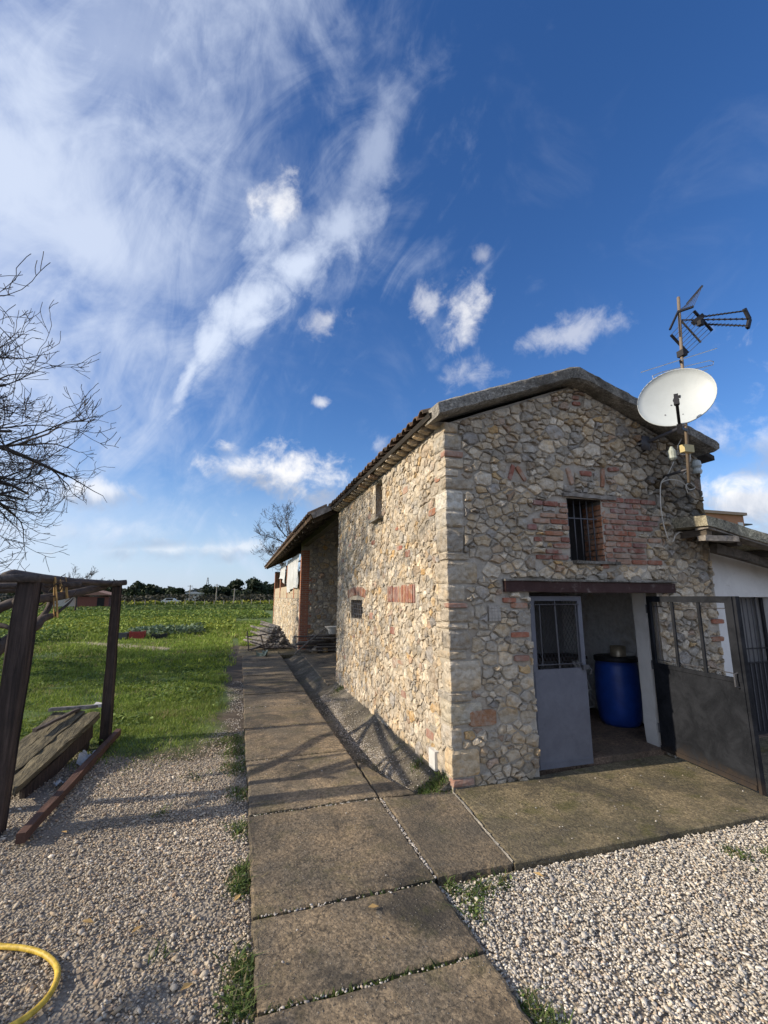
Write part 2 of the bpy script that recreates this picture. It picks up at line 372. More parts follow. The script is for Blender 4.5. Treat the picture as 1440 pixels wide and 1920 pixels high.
M_TILE = m_wood('roof_tile', (.055, .045, .03), (.20, .12, .07), (9, 9, 9))
M_DISH = m_plain('dish_paint', (.48, .52, .53), .45, 0, .05, 3)
M_ALU = m_plain('aluminium', (.62, .62, .62), .35, .9, .1)
M_BLUE = m_plain('blue_plastic', (.012, .055, .30), .42, 0, .2, 5)
M_CABLE = m_plain('white_cable', (.55, .52, .46), .6)
M_YELLOW = m_plain('yellow_hose', (.58, .40, .05), .5, 0, .3, 35)
M_BOX = m_plain('cream_plastic', (.55, .46, .22), .5, 0, .1)
M_PVC = m_plain('white_plastic', (.62, .62, .60), .45, 0, .08)
M_RED = m_plain('red_plastic', (.28, .03, .025), .55)
M_BARK = m_wood('bare_bark', (.035, .027, .024), (.095, .075, .066), (9, 9, 9))
M_LEAF = m_vcol('leaves', .75, .3, 9, .0, .25)
M_GRASS = m_vcol('grass_blades', .7, .25, 5, 0, .3)
M_PEBBLE = m_vcol('gravel_pebble', .88, .22, 90, .003)
M_RAFFIA = m_plain('raffia', (.42, .27, .10), .8)

# ------------------------------------------------------------------ the ground
XW, YF = 2.03, 4.297                 # plane of the long side wall, plane of the gable front
YE, YB = 9.90, 16.30                 # far end of the stone building, front of the barn
RX = 5.70                            # right end of the gable front
def ground_mat():
    m = Mat('field_ground'); g = N(m.t, 'ShaderNodeNewGeometry').outputs['Position']; m.vec = g
    a = m.noise(.6, 7, .65, .3); b = m.noise(6, 6, .7); c = m.noise(.12, 5, .6)
    grass = m.mix(m.ramp(b, .3, .7), (.045, .085, .016), (.11, .17, .035))
    grass = m.mix(m.ramp(c, .45, .65, 0, .6), grass, (.14, .17, .04))
    earth = m.mix(m.ramp(b, .3, .7), (.055, .040, .028), (.11, .085, .06))
    sp = N(m.t, 'ShaderNodeSeparateXYZ'); m.link(g, sp.inputs[0])
    near = m.ramp(m.math('ADD', sp.outputs['Y'], m.math('MULTIPLY', m.math('SUBTRACT', a, .5), 3.0)), 6.0, 7.3)
    strip = m.ramp(m.math('ADD', sp.outputs['X'], m.math('MULTIPLY', m.math('SUBTRACT', a, .5), 1.6)), -.45, .0, 1, 0); strip = m.math('MAXIMUM', strip, m.ramp(sp.outputs['Y'], 18.4, 19.6))
    k = m.math('MULTIPLY', near, strip)
    k = m.math('MULTIPLY', k, m.ramp(a, .66, .74, 1, .25))
    dx = m.math('ADD', m.math('MULTIPLY', m.math('ADD', sp.outputs['X'], 4.4), .91), m.math('SUBTRACT', sp.outputs['Y'], 19.9)); ln = m.math('SUBTRACT', m.math('ADD', sp.outputs['X'], 4.4), m.math('SUBTRACT', sp.outputs['Y'], 19.9))
    pt = m.math('MULTIPLY', m.ramp(m.math('ADD', m.math('ABSOLUTE', dx), m.math('MULTIPLY', m.math('SUBTRACT', b, .5), 1.5)), .9, .4), m.ramp(m.math('ABSOLUTE', ln), 4.6, 3.4))     # trodden dry patch beside the crates
    return m.done(m.mix(pt, m.mix(k, earth, grass), (.34, .29, .20)), .95, b, .03)
M_GROUND = ground_mat()
GZ = -0.06
ch0, ch1 = 1.30, XW + .02
xs = [-900, -60, -12, -4, 0, ch0, ch1, 6, 20, 60, 900]; ys = [-300, -20, 0, 4.36, 8, YB, 24, 40, 80, 200, 1600]
gv = [(x, y, GZ) for y in ys for x in xs]; gf = []
for j in range(len(ys) - 1):
    for i in range(len(xs) - 1):
        if xs[i] == ch0 and 4.3 < ys[j] < 16: continue            # the gutter lies here
        a = j * len(xs) + i; gf.append((a, a + 1, a + 1 + len(xs), a + len(xs)))
ground = mesh_obj('ground', gv, gf, M_GROUND, **STRUCT)

# lawn: gently uneven turf left of the path
nx, ny = 60, 90
lx = np.linspace(-14, 0.19, nx); ly = np.linspace(5.6, 30, ny); LX, LY = np.meshgrid(lx, ly)
def lawn_z(x, y):
    edge = np.clip((np.asarray(y) - 5.6) / 2.2, 0, 1) * np.clip((0.1 - np.asarray(x)) / .35, 0, 1)
    return GZ + .004 + edge * (.012 + .05 * fbm(np.asarray(x) * .8, np.asarray(y) * .8, 0, 3))
LV = np.stack([LX, LY, lawn_z(LX, LY)], -1).reshape(-1, 3)
idx = np.arange(nx * ny).reshape(ny, nx); LF = np.stack([idx[:-1, :-1], idx[:-1, 1:], idx[1:, 1:], idx[1:, :-1]], -1).reshape(-1, 4)
np_mesh('lawn', LV, LF, M_GROUND, smooth=True, **STRUCT)
def gravel_mat():
    m = Mat('gravel_bed'); a = m.noise(3, 6, .65); v = m.voro(45, out='Color'); d = m.voro(45)
    c = m.mix(m.ramp(a, .35, .7), (.27, .235, .19), (.17, .14, .11))
    return m.done(m.mix(m.ramp(d, .1, .5, .6, 0), c, (.38, .35, .30)), .95, d, .02)
M_BED = gravel_mat()
mb = MB(); mb.box((-4.2, .4, GZ - .1), (.17, 6.6, GZ + .012)); mb.build('gravel_yard', M_BED, **STRUCT)
mb = MB(); mb.box((1.31, .4, GZ - .1), (9.5, 3.06, GZ + .012)); mb.build('gravel_forecourt', M_BED, **STRUCT)

# the slab path: base + one object per slab
mb = MB(); mb.box((.20, .35, -.22), (1.27, 15.3, -.035)); path = mb.build('path', M_GUTTER, **STRUCT)
def slab(name, quad, z, thick, mat, parent=None, rough=.016, n=13, **props):
    """concrete slab with worn, slightly wavy edges; quad = four (x,y) corners counter-clockwise"""
    q = [Vector((p[0], p[1], 0)) for p in quad]; top = []; top2 = []; bot = []
    cen = sum(q, Vector()) / len(q)
    for k in range(len(q)):
        a, b = q[k], q[(k + 1) % len(q)]
        for i in range(n):
            p = a.lerp(b, i / n); w = (rng.random() - .5) * rough * (0.4 if i == 0 else 1)
            d = (p - cen).normalized(); p = p + d * w
            bot.append((p.x, p.y, z - thick)); top.append((p.x, p.y, z - .008 + rng.uniform(-.003, .003)))
            p2 = p - d * (.014 + rng.random() * .008); top2.append((p2.x, p2.y, z + rng.uniform(-.0015, .0015)))
    mbs = MB(); mbs.rings([bot, top, top2]); return mbs.build(name, mat, parent, **props)
yj = [.4, 1.12, 1.80, 2.44, 3.075, 4.36, 5.69, 7.01, 8.28, 9.30, 10.3, 11.4, 12.6, 13.9, 15.2]
for a, b in zip(yj[:-1], yj[1:]):
    g = .014 if a < 5 else .024; sk = .02 * rng.uniform(-1, 1)
    slab('slab', [(.165 + rng.uniform(-.01, .01), a + g - .02), (1.305 + rng.uniform(-.008, .008), a + g + sk * .3), (1.305, b - g), (.165, b - g - .02)], rng.uniform(-.006, .006), .09, M_PATH, path)
slab('slab', [(1.335, 3.09), (1.885, 3.08), (2.0, 4.22), (1.345, 4.33)], .002, .09, M_PATH, path)
slab('slab', [(1.32, 4.375), (1.66, 4.36), (1.34, 5.35)], -.01, .08, M_PATH, path, n=6)
apron = slab('concrete_apron', [(1.90, 3.07), (8.5, 3.02), (8.5, 4.72), (2.04, 4.27)], .004, .12, M_APRON, None, .012, 26, **STRUCT)
mj = MB(); 
for k in range(16):
    t = k / 16; y = 3.09 + t * 1.15; x = 1.893 + .115 * t
    mj.box((x - .006 * rng.random(), y, -.03), (x + .004 + .012 * t * rng.random(), y + .0715, .002 + .006 * rng.random()), j=.004)
mj.c = [(.40, .37, .32)] * len(mj.v); mj.build('mortar_joint', M_MORTAR, path)
# the gutter between path and wall
nu = 60; prof = [(1.300, -.012), (1.310, -.15), (1.42, -.215), (1.60, -.20), (1.74, -.12), (1.92, -.03), (2.06, .075)]
G = np.zeros((nu, len(prof), 3))
for i, y in enumerate(np.linspace(4.34, 16.32, nu)):
    rise = max(0, (y - 9.0) / 6.4) * .06
    for k, (x, z) in enumerate(prof):
        G[i, k] = (x + (.02 * (vnoise(y * 2, k * 3.3) - .5) if 0 < k < 6 else 0), y, z + (rise if 0 < k < 5 else 0) + .03 * (vnoise(y * 3, k * 1.7, 5) - .5) * (0 < k))
        if y > YE and k > 3: G[i, k, 2] = min(G[i, k, 2], -.02)
idx = np.arange(nu * len(prof)).reshape(nu, len(prof)); GF = np.stack([idx[:-1, :-1], idx[:-1, 1:], idx[1:, 1:], idx[1:, :-1]], -1).reshape(-1, 4)
np_mesh('gutter_channel', G.reshape(-1, 3), GF, M_GUTTER, **STRUCT)
mb = MB(); mb.box((1.3, 4.25, -.3), (2.05, 4.36, -.03)); mb.build('gutter_end', M_GUTTER, **STRUCT)
slab('bay_floor', [(1.86, YE + .02), (6.2, YE + .02), (6.2, YB + .1), (2.0, YB + .1)], -.01, .2, M_PATH, None, .02, 10, **STRUCT)
slab('threshold_strip', [(.0, 15.35), (1.95, 15.35), (2.0, 18.6), (.1, 18.3)], -.035, .1, M_APRON, None, .05, 8, **STRUCT)

# ------------------------------------------------------------------ rubble masonry
def clip(poly, nx_, ny_, d):
    """keep the side where nx*u + ny*v <= d"""
    r = []; n = len(poly)
    for i in range(n):
        a, b = poly[i], poly[(i + 1) % n]; da, db = nx_ * a[0] + ny_ * a[1] - d, nx_ * b[0] + ny_ * b[1] - d
        if da <= 0: r.append(a)
        if (da < 0 < db) or (db < 0 < da): t = da / (da - db); r.append((a[0] + (b[0] - a[0]) * t, a[1] + (b[1] - a[1]) * t))
    return r
def area(p): return .5 * abs(sum(p[i][0] * p[(i + 1) % len(p)][1] - p[(i + 1) % len(p)][0] * p[i][1] for i in range(len(p))))
def inset(poly, g):
    n = len(poly); r = list(poly)
    for i in range(n):
        a, b = poly[i], poly[(i + 1) % n]; ex, ey = b[0] - a[0], b[1] - a[1]; L = math.hypot(ex, ey)
        if L < 1e-6: continue
        nx_, ny_ = ey / L, -ex / L
        r = clip(r, nx_, ny_, nx_ * a[0] + ny_ * a[1] - g)
        if len(r) < 3: return []
    return r
def rubble(u0, u1, v0, v1, rmin, rmax, seed, rects=(), halfs=(), asp=1.3, gap=(.006, .016), tries=9000, power=2.2):
    R = random.Random(seed); S = np.zeros((0, 3))
    for k in range(tries):
        q = 1 - k / tries; r = rmin + (rmax - rmin) * (R.random() ** power) * (.35 + .65 * q)
        u, v = R.uniform(u0 - .05, u1 + .05), R.uniform(v0 - .05, v1 + .05)
        if len(S):
            d = np.hypot(S[:, 0] - u, (S[:, 1] - v) * asp)
            if (d < (S[:, 2] + r) * .92).any(): continue
        S = np.vstack([S, (u, v, r)])
    res = []
    for i in range(len(S)):
        u, v, r = S[i]; poly = [(u0, v0 * asp), (u1, v0 * asp), (u1, v1 * asp), (u0, v1 * asp)]
        d = np.hypot(S[:, 0] - u, (S[:, 1] - v) * asp)
        for j in np.argsort(d)[1:26]:
            du, dv = S[j, 0] - u, (S[j, 1] - v) * asp; L = math.hypot(du, dv); t = (L * L + r * r - S[j, 2] ** 2) / (2 * L)
            nx_, ny_ = du / L, dv / L; poly = clip(poly, nx_, ny_, nx_ * u + ny_ * v * asp + t)
            if len(poly) < 3: break
        if len(poly) < 3: continue
        poly = [(a, b / asp) for a, b in poly]
        for nx_, ny_, dd in halfs: poly = clip(poly, nx_, ny_, dd)
        if len(poly) < 3: continue
        for (a, b, c, e) in rects:
            us, vs = [p[0] for p in poly], [p[1] for p in poly]
            if max(us) <= a or min(us) >= c or max(vs) <= b or min(vs) >= e: continue
            cu, cv = sum(us) / len(us), sum(vs) / len(vs)
            s = [(a - cu, 1, 0, a), (cu - c, -1, 0, -c), (b - cv, 0, 1, b), (cv - e, 0, -1, -e)]; m_ = max(s)
            if m_[0] < 0: poly = []; break
            poly = clip(poly, m_[1], m_[2], m_[3])
            if len(poly) < 3: break
        if len(poly) < 3: continue
        poly = inset(poly, R.uniform(*gap))
        if len(poly) < 3 or area(poly) < .0011: continue
        res.append(poly)
    return res
def soften(poly, k=.24, cap=10):
    q = []
    for i in range(len(poly)):                             # broken, not ruler-straight, edges
        a, b = poly[i], poly[(i + 1) % len(poly)]; L = math.dist(a, b); q.append(a)
        if L > .05 and k > .15: t, w = rng.uniform(.3, .7), rng.uniform(-.22, .05) * min(L, .12); q.append((a[0] + (b[0] - a[0]) * t + (b[1] - a[1]) / L * w, a[1] + (b[1] - a[1]) * t - (b[0] - a[0]) / L * w))
    if k > .15: poly = q; k = .10
    r = []
    n = len(poly)
    for i in range(n):
        a, b = poly[i], poly[(i + 1) % n]
        r += [(a[0] + (b[0] - a[0]) * k, a[1] + (b[1] - a[1]) * k), (a[0] + (b[0] - a[0]) * (1 - k), a[1] + (b[1] - a[1]) * (1 - k))]
    while len(r) > cap:
        L = [math.dist(r[i], r[(i + 1) % len(r)]) for i in range(len(r))]; i = L.index(min(L)); r.pop((i + 1) % len(r))
    return r
FRONT = (lambda u, v, h: (u, YF - h, v), False)
SIDE = (lambda u, v, h: (XW - h, u, v), True)
BAYW = (lambda u, v, h: (u, YB - h, v), False)
def add_stone(mb, poly, plane, h, col, rnd=.24, top=.80, rug=.25, cap=10):
    P, flip = plane; p = soften(poly, rnd, cap) if rnd else list(poly)
    cu, cv = sum(a for a, _ in p) / len(p), sum(b for _, b in p) / len(p); n = len(p)
    tu, tv = rng.uniform(-1, 1) * rug * h * 4, rng.uniform(-1, 1) * rug * h * 4
    if flip: p = p[::-1]
    vs = [P(a, b, -.03) for a, b in p]
    vs += [P(a + rng.uniform(-1, 1) * .003, b + rng.uniform(-1, 1) * .003, h * (.45 + rng.uniform(-.3, .3) * rug * 2)) for a, b in p]
    for a, b in p:
        s = top + rng.uniform(-.09, .06) * (rug * 4); a2, b2 = cu + (a - cu) * s, cv + (b - cv) * s
        vs.append(P(a2, b2, max(.003, h * (1 + rng.uniform(-.35, .3) * rug * 3) + (a2 - cu) * tu + (b2 - cv) * tv)))
    vs.append(P(cu, cv, h * (1 + rng.uniform(-.1, .35) * rug * 4)))
    fs = []
    for k in (0, n):
        for i in range(n): j = (i + 1) % n; fs.append((k + i, k + j, k + n + j, k + n + i))
    for i in range(n): fs.append((2 * n + i, 2 * n + (i + 1) % n, 3 * n))
    mb.add(vs, fs, col)
PAL = [((.62, .56, .46), 6), ((.54, .49, .41), 6), ((.47, .45, .41), 4), ((.57, .48, .35), 2), ((.66, .61, .52), 5), ((.44, .38, .31), 2), ((.56, .42, .24), .7), ((.50, .40, .33), 1), ((.40, .39, .38), 1.5), ((.70, .65, .56), 2)]
def stone_col(f=1.0, R=rng):
    c = R.choices([p for p, _ in PAL], [w for _, w in PAL])[0]; k = f * R.uniform(.74, 1.14); return (c[0] * k * 1.04, c[1] * k * .985, c[2] * k * .91)
BR = [(.36, .14, .085), (.30, .115, .08), (.40, .18, .10), (.35, .19, .14), (.28, .14, .12), (.42, .26, .18)]
def brick_col(f=1.0): c = rng.choice(BR); k = f * rng.uniform(.8, 1.15); return tuple(x * k for x in c)
def rect(a, b, c, d, j=.003): return [(a + rng.uniform(-j, j), b + rng.uniform(-j, j)), (c + rng.uniform(-j, j), b + rng.uniform(-j, j)), (c + rng.uniform(-j, j), d + rng.uniform(-j, j)), (a + rng.uniform(-j, j), d + rng.uniform(-j, j))]

# ------------------------------------------------------------------ the stone building
house = thing('stone_building', (XW, YF, 0), 'old rubble stone farm building with gabled front and open metal doors', 'building')
APX, EV, SL = 3.80, 3.66, .40                              # ridge, wall top at the eaves, roof slope
def top_z(u): return EV + SL * (u - XW) if u < APX else EV + SL * (APX - XW) - (EV + SL * (APX - XW) - 3.62) * (u - APX) / (RX - APX)
DO = (2.995, -.1, 4.775, 1.845)                            # door opening
WI = (3.575, 2.20, 4.055, 2.93)                            # barred window
SW = (7.72, 1.40, 8.60, 1.735); SL_W = (6.58, 3.00, 6.95, 3.60)   # small side window, slit
def inr(u, v, r, e=0): return r[0] - e < u < r[2] + e and r[1] - e < v < r[3] + e
def damp(u, v):                                            # black algae under the mast, right of the gable
    d = math.hypot((u - 5.45) / .75, (v - 3.2) / .75); return 1 - .62 * max(0, min(1, 1.5 - d)) * (.55 + .9 * vnoise(u * 5, v * 5))
def wall_sheet(name, u0, u1, v0, v1, holes, plane, topf, step, amp, parent, colf, seed=0):
    P, flip = plane
    def lines(a, b, extra): 
        n = max(2, int((b - a) / step)); L = list(np.linspace(a, b, n + 1)); 
        for e in extra:
            if a < e < b: i = min(range(len(L)), key=lambda k: abs(L[k] - e)); L[i] = e
        return sorted(set(L))
    us = lines(u0, u1, [h[k] for h in holes for k in (0, 2)] + ([APX] if topf is top_z else [])); vs = lines(v0, v1, [h[k] for h in holes for k in (1, 3)])
    U, V = np.meshgrid(us, vs); T = np.vectorize(topf)(U); V = np.minimum(V, T)
    D = (-.008 if plane is FRONT else -.003) + amp * (fbm(U * 9 + seed, V * 9, 1, 4) - .5) * 2 + .012 * (vnoise(U * 2.3, V * 2.3, seed) - .5)
    pts, cols = [], []
    for i in range(U.shape[0]):
        for k in range(U.shape[1]): pts.append(P(U[i, k], V[i, k], D[i, k])); cols.append(colf(U[i, k], V[i, k]))
    W_ = U.shape[1]; fs = []
    for i in range(U.shape[0] - 1):
        for k in range(W_ - 1):
            uc, vc = (us[k] + us[k + 1]) / 2, (vs[i] + vs[i + 1]) / 2
            if any(inr(uc, vc, h) for h in holes) or V[i + 1, k] - V[i, k] < 1e-5 and V[i + 1, k + 1] - V[i, k + 1] < 1e-5: continue
            f = (i * W_ + k, i * W_ + k + 1, (i + 1) * W_ + k + 1, (i + 1) * W_ + k); fs.append(f[::-1] if flip else f)
    return mesh_obj(name, pts, fs, M_MORTAR, parent, cols, True)
def mcol(u, v):
    k = damp(u, v) * (1.0 - .25 * max(0, min(1, (.35 - v) / .35))); return (.51 * k, .46 * k, .39 * k)
front_wall = wall_sheet('front_wall', XW, RX + .02, -.05, 4.45, [DO, WI], FRONT, top_z, .03, .010, house, mcol)
side_wall = wall_sheet('side_wall', YF, YE, -.25, EV, [SW, SL_W], SIDE, lambda u: EV, .05, .008, house, lambda u, v: (.53, .47, .375), 3)
# bricks, quoins and patches first, then the rubble fills what is left
frects, srects, pend = [DO, WI], [SW, SL_W], []            # pend: (area_px, wall, kind, poly, plane, h, col, opts)
def dist2(p): return p[0]**2 + p[1]**2 + (p[2] - H)**2
def queue(kind, poly, plane, h, col, **o):
    c = plane[0](sum(a for a, _ in poly) / len(poly), sum(b for _, b in poly) / len(poly), 0); d2 = dist2(c)
    cosv = abs(c[1] if plane is FRONT else c[0]) / math.sqrt(d2)
    pend.append((area(poly) * cosv / d2, kind, poly, plane, h, col, o))
def courses(u0, v0, u1, v1, plane, rects, keep, bl=.235, bh=.054, mo=.014, h=.022, tone=1.0):
    v = v0 + .004; r = 0
    while v + bh <= v1 + .004:
        u = u0 - (bl * .5 if r % 2 else 0) + rng.uniform(-.02, .02)
        while u < u1:
            L = bl * rng.uniform(.85, 1.06) if rng.random() < .8 else bl * .5; a, b = max(u + .005, u0), min(u + L, u1 - .004)
            if b - a > .05 and keep((a + b) / 2, v, r):
                rects.append((a - .006, v - .006, b + .006, v + bh + .006)); queue('brick', rect(a, v, b, v + bh * rng.uniform(.9, 1.04)), plane, h * rng.uniform(.3, 1.3), brick_col(tone), rnd=.10, top=.93, rug=.10, cap=8)
            u += L + mo
        v += bh + mo; r += 1
courses(3.10, 2.20, WI[0] - .01, 2.90, FRONT, frects, lambda u, v, r: u > 3.16 + .12 * (r % 3) - .05 * (r % 2) and rng.random() < .93, tone=.95)
courses(WI[2] + .01, 2.17, 4.93, 2.98, FRONT, frects, lambda u, v, r: u < 4.9 - .10 * ((r * 7) % 4) and rng.random() < .94, tone=.92)
def loose(px, py, L, hgt, ang=0, kind='brick', rects_=None, plane=FRONT, col=None, h=.018):
    c = aty(px, py, YF) if plane is FRONT else atx(px, py, XW); u, v = (c.x, c.z) if plane is FRONT else (c.y, c.z)
    ca, sa = math.cos(ang), math.sin(ang); pl = [(u + a * L / 2 * ca - b * hgt / 2 * sa, v + a * L / 2 * sa + b * hgt / 2 * ca) for a, b in ((-1, -1), (1, -1), (1, 1), (-1, 1))]
    us, vs = [p[0] for p in pl], [p[1] for p in pl]; (frects if plane is FRONT else srects).append((min(us) - .008, min(vs) - .008, max(us) + .008, max(vs) + .008))
    queue(kind, pl, plane, h, col or brick_col(), rnd=.12, top=.92, rug=.12, cap=8)
for a in [(958, 886, .19, .05, 1.25), (976, 888, .19, .05, -1.0), (1068, 893, .21, .055, -1.3), (1129, 896, .23, .05, 1.45), (1098, 888, .17, .06, 0), (1078, 746, .11, .045, 0), (1080, 757, .11, .045, 0), (973, 1135, .20, .055, 0),
          (975, 1190, .22, .055, 0), (978, 1234, .18, .06, 0), (905, 1346, .30, .15, 0), (997, 988, .12, .06, 0), (1134, 1062, .10, .05, 0), (1150, 880, .16, .05, .1), (955, 1095 + 30, .16, .05, 0),
          (1345, 1165, .2, .055, 0), (1345, 1198, .2, .055, 0), (1330, 1268, .2, .06, 0)]:
    loose(*a[:5], col=(.34, .17, .085) if a[0] == 905 else None)
c = aty(926, 1150, YF); frects.append((c.x - .075, c.z - .085, c.x + .075, c.z + .085))
tile = MB()                                                # broken mosaic tile set in the wall
for i in range(4):
    for k in range(5):
        if (i, k) in ((3, 4),): continue
        tile.box((c.x - .07 + i * .036, YF - .022, c.z - .08 + k * .033), (c.x - .07 + i * .036 + .033, YF + .01, c.z - .08 + k * .033 + .030))
tile.build('mosaic_tile', m_plain('glazed_tile', (.34, .31, .27), .5), front_wall)
# soldier arches in the long wall
def soldier(u0, u1, v0, v1, n, rise=0.0):
    srects.append((u0, v0, u1, v1 + rise)); w = (u1 - u0) / n
    for k in range(n):
        e = rise * (1 - (2 * (k + .5) / n - 1) ** 2)
        queue('brick', rect(u0 + k * w + .008, v0 + e, u0 + (k + 1) * w - .008, v1 + e - rng.uniform(0, .03)), SIDE, rng.uniform(.004, .016), brick_col(1.0), rnd=.1, top=.92, rug=.1, cap=8)
soldier(5.22, 6.30, 1.72, 1.95, 15); soldier(7.52, 8.85, SW[3] + .02, 1.92, 17, .06)
for k in range(26):                                        # odd bricks scattered in the rubble
    u, v = rng.uniform(4.5, 9.6), rng.uniform(.25, 3.2)
    if any(inr(u, v, r, .2) for r in srects): continue
    L, hh = rng.uniform(.12, .24), rng.uniform(.06, .12); srects.append((u - L / 2, v - hh / 2, u + L / 2, v + hh / 2))
    queue('brick', rect(u - L / 2 + .008, v - hh / 2 + .008, u + L / 2 - .008, v + hh / 2 - .008), SIDE, .008, brick_col(1.05), rnd=.15, top=.9, rug=.2, cap=8)
# quoins: one block each, showing on both walls
def corner_z(y): return aty(850 - (1480 - y) * .034, y, YF).z
QW = MB
qrows = [(1478, 1462, 'b'), (1460, 1408, 's'), (1406, 1365, 's'), (1362, 1320, 'y'), (1318, 1300, 's'), (1298, 1240, 's'), (1238, 1222, 's'), (1220, 1183, 'd'), (1181, 1170, 's'), (1168, 1143, 's'), (1141, 1130, 'b'), (1128, 1096, 's'),
         (1094, 1052, 't'), (1050, 1036, 's'), (1034, 990, 'd'), (988, 958, 'g'), (956, 918, 'w'), (916, 895, 's'), (893, 878, 's'), (876, 858, 's'), (856, 843, 'b'), (841, 812, 'g'), (810, 790, 's')]
QC = dict(b=(.38, .21, .15), y=(.56, .50, .39), t=(.50, .43, .33), d=(.40, .36, .30), g=(.50, .46, .39), w=(.70, .66, .57))
long_ = False
for yb, yt, k in qrows:
    z0, z1 = corner_z(yb) + .006, corner_z(yt) - .004; long_ = not long_
    wu, wy = (.20, .30) if long_ else (.30, .20)
    wu *= rng.uniform(.55, 1.25); wy *= rng.uniform(.6, 1.2)
    if k in 'wg': wu, wy = .20, .28
    if k == 'b': wu, wy = (.22, .10) if long_ else (.10, .2)
    if k == 't': wu = .34
    col = QC.get(k) or stone_col(); e = rng.uniform(.010, .022); e2 = rng.uniform(.006, .016)
    m = MB(); r_ = lambda s: rng.uniform(-s, s)
    x0, y0 = XW - e2, YF - e
    # block with chipped arrises: three rings in height, eight points round
    rings = []
    for t, s in ((0, .012), (.12, 0), (.5, rng.uniform(-.004, .004)), (.88, 0), (1, .012)):
        z = z0 + (z1 - z0) * t
        rings.append([(x0 + s + r_(.003), y0 + s + .008 + r_(.005), z), (x0 + s + .008 + r_(.005), y0 + s + r_(.003), z), (x0 + wu * .5, y0 + s - r_(.004), z), (x0 + wu - s, y0 + s + r_(.004), z), (x0 + wu, YF + .05, z), (XW + .05, y0 + wy, z), (x0 + s + r_(.004), y0 + wy - s, z), (x0 + s - r_(.004), y0 + wy * .5, z)])
    m.rings(rings, col); m.build('brick' if k == 'b' else 'quoin', M_BRICK if k == 'b' else M_STONE, front_wall)
    frects.append((XW - .1, z0 - .004, x0 + wu + .012, z1 + .004)); srects.append((YF - .1, z0 - .004, y0 + wy + .012, z1 + .004))
hf = [(-SL, 1, EV - SL * XW - .02), ((EV + SL * (APX - XW) - 3.62) / (RX - APX), 1, EV + SL * (APX - XW) - .02 + (EV + SL * (APX - XW) - 3.62) / (RX - APX) * APX)]
BEAMR = (2.66, 1.845, 5.03, 1.985); frects.append(BEAMR); frects.append((3.50, 2.93, 4.27, 2.99)); frects.append((3.6, 2.16, 4.22, 2.2))
for poly in rubble(XW, RX, -.04, 4.46, .032, .125, 11, frects, hf, 1.42, (.001, .009), 18000, 1.6):
    cu, cv = sum(a for a, _ in poly) / len(poly), sum(b for _, b in poly) / len(poly); d = damp(cu, cv)
    queue('stone', poly, FRONT, rng.choice((.010, .018, .024, .030, .040)) * rng.uniform(.8, 1.2) * (.75 if cu < 2.9 else 1), stone_col(d), rnd=.2, top=.87, rug=.28)
for poly in rubble(YF, YE - .02, -.2, EV, .026, .120, 12, srects, (), 1.2, (.001, .008), 22000, 1.6):
    queue('stone', poly, SIDE, rng.uniform(.004, .018), stone_col(1.06), rnd=.2, top=.88, rug=.30)
pend.sort(key=lambda t: -t[0]); ns = nb = 0; rest_s, rest_b = MB(), MB()
for pa, kind, poly, plane, h, col, o in pend:
    if kind == 'stone': ns += 1; own = ns <= 275
    else: nb += 1; own = nb <= 280
    m = MB() if own else (rest_s if kind == 'stone' else rest_b)
    add_stone(m, poly, plane, h, col, **o)
    if own: m.build(kind, M_STONE if kind == 'stone' else M_BRICK, front_wall if plane is FRONT else side_wall)
rest_s.build('rubble_infill', M_STONE, house, **STUFF)
if rest_b.v: rest_b.build('brick_infill', M_BRICK, house, **STUFF)
# reveals, hidden walls, room
mb = MB()
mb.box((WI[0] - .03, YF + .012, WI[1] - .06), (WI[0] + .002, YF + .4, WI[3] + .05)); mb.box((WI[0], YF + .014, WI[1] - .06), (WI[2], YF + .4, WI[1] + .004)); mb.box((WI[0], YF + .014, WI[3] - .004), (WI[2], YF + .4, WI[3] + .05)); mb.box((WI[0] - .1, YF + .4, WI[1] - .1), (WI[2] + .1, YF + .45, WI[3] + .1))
mb.build('window_reveal', M_DARK, house)  # reveal and back coloured near black for the unlit inside
v = WI[1] + .01                                            # brick cheek of the window, seen from the left
while v < WI[3] - .04:
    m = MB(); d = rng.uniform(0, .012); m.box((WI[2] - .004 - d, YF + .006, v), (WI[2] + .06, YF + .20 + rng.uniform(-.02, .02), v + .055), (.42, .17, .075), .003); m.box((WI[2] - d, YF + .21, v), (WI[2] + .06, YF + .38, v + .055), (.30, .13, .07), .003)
    m.build('brick', M_BRICK, front_wall); v += .068
mb = MB(); mb.box((WI[2] + .01, YF + .02, WI[1] - .05), (WI[2] + .05, YF + .42, WI[3] + .05), (.3, .27, .23)); mb.build('reveal_mortar', M_MORTAR, house)
win = MB(); win.box((WI[0] + .01, YF + .30, WI[1] + .01), (WI[2] - .01, YF + .33, WI[3] - .01)); win = win.build('window', M_DARK, house)  # near-black sheet standing for the shade behind the bars
for k in range(5):
    x = WI[0] + .055 + k * .092; m = MB(); m.tube([(x, YF + .075, WI[1] - .02), (x + rng.uniform(-.004, .004), YF + .075, 2.55), (x, YF + .075, WI[3] + .02)], .0075, 6); m.build('bar', M_IRON, win, True)
m = MB(); m.box((WI[0] - .02, YF + .066, 2.70), (WI[2] + .02, YF + .086, 2.712)); m.build('bar', M_IRON, win)
m = MB(); m.beam((3.515, YF + .10, 2.965), (4.26, YF + .10, 2.955), .28, .045, j=.005, seg=7); m.build('window_lintel', M_GREYWOOD, house)
m = MB(); m.beam((3.60, YF + .06, 2.185), (4.22, YF + .06, 2.178), .24, .032, j=.004, seg=6); m.build('window_sill', M_COPING, house)
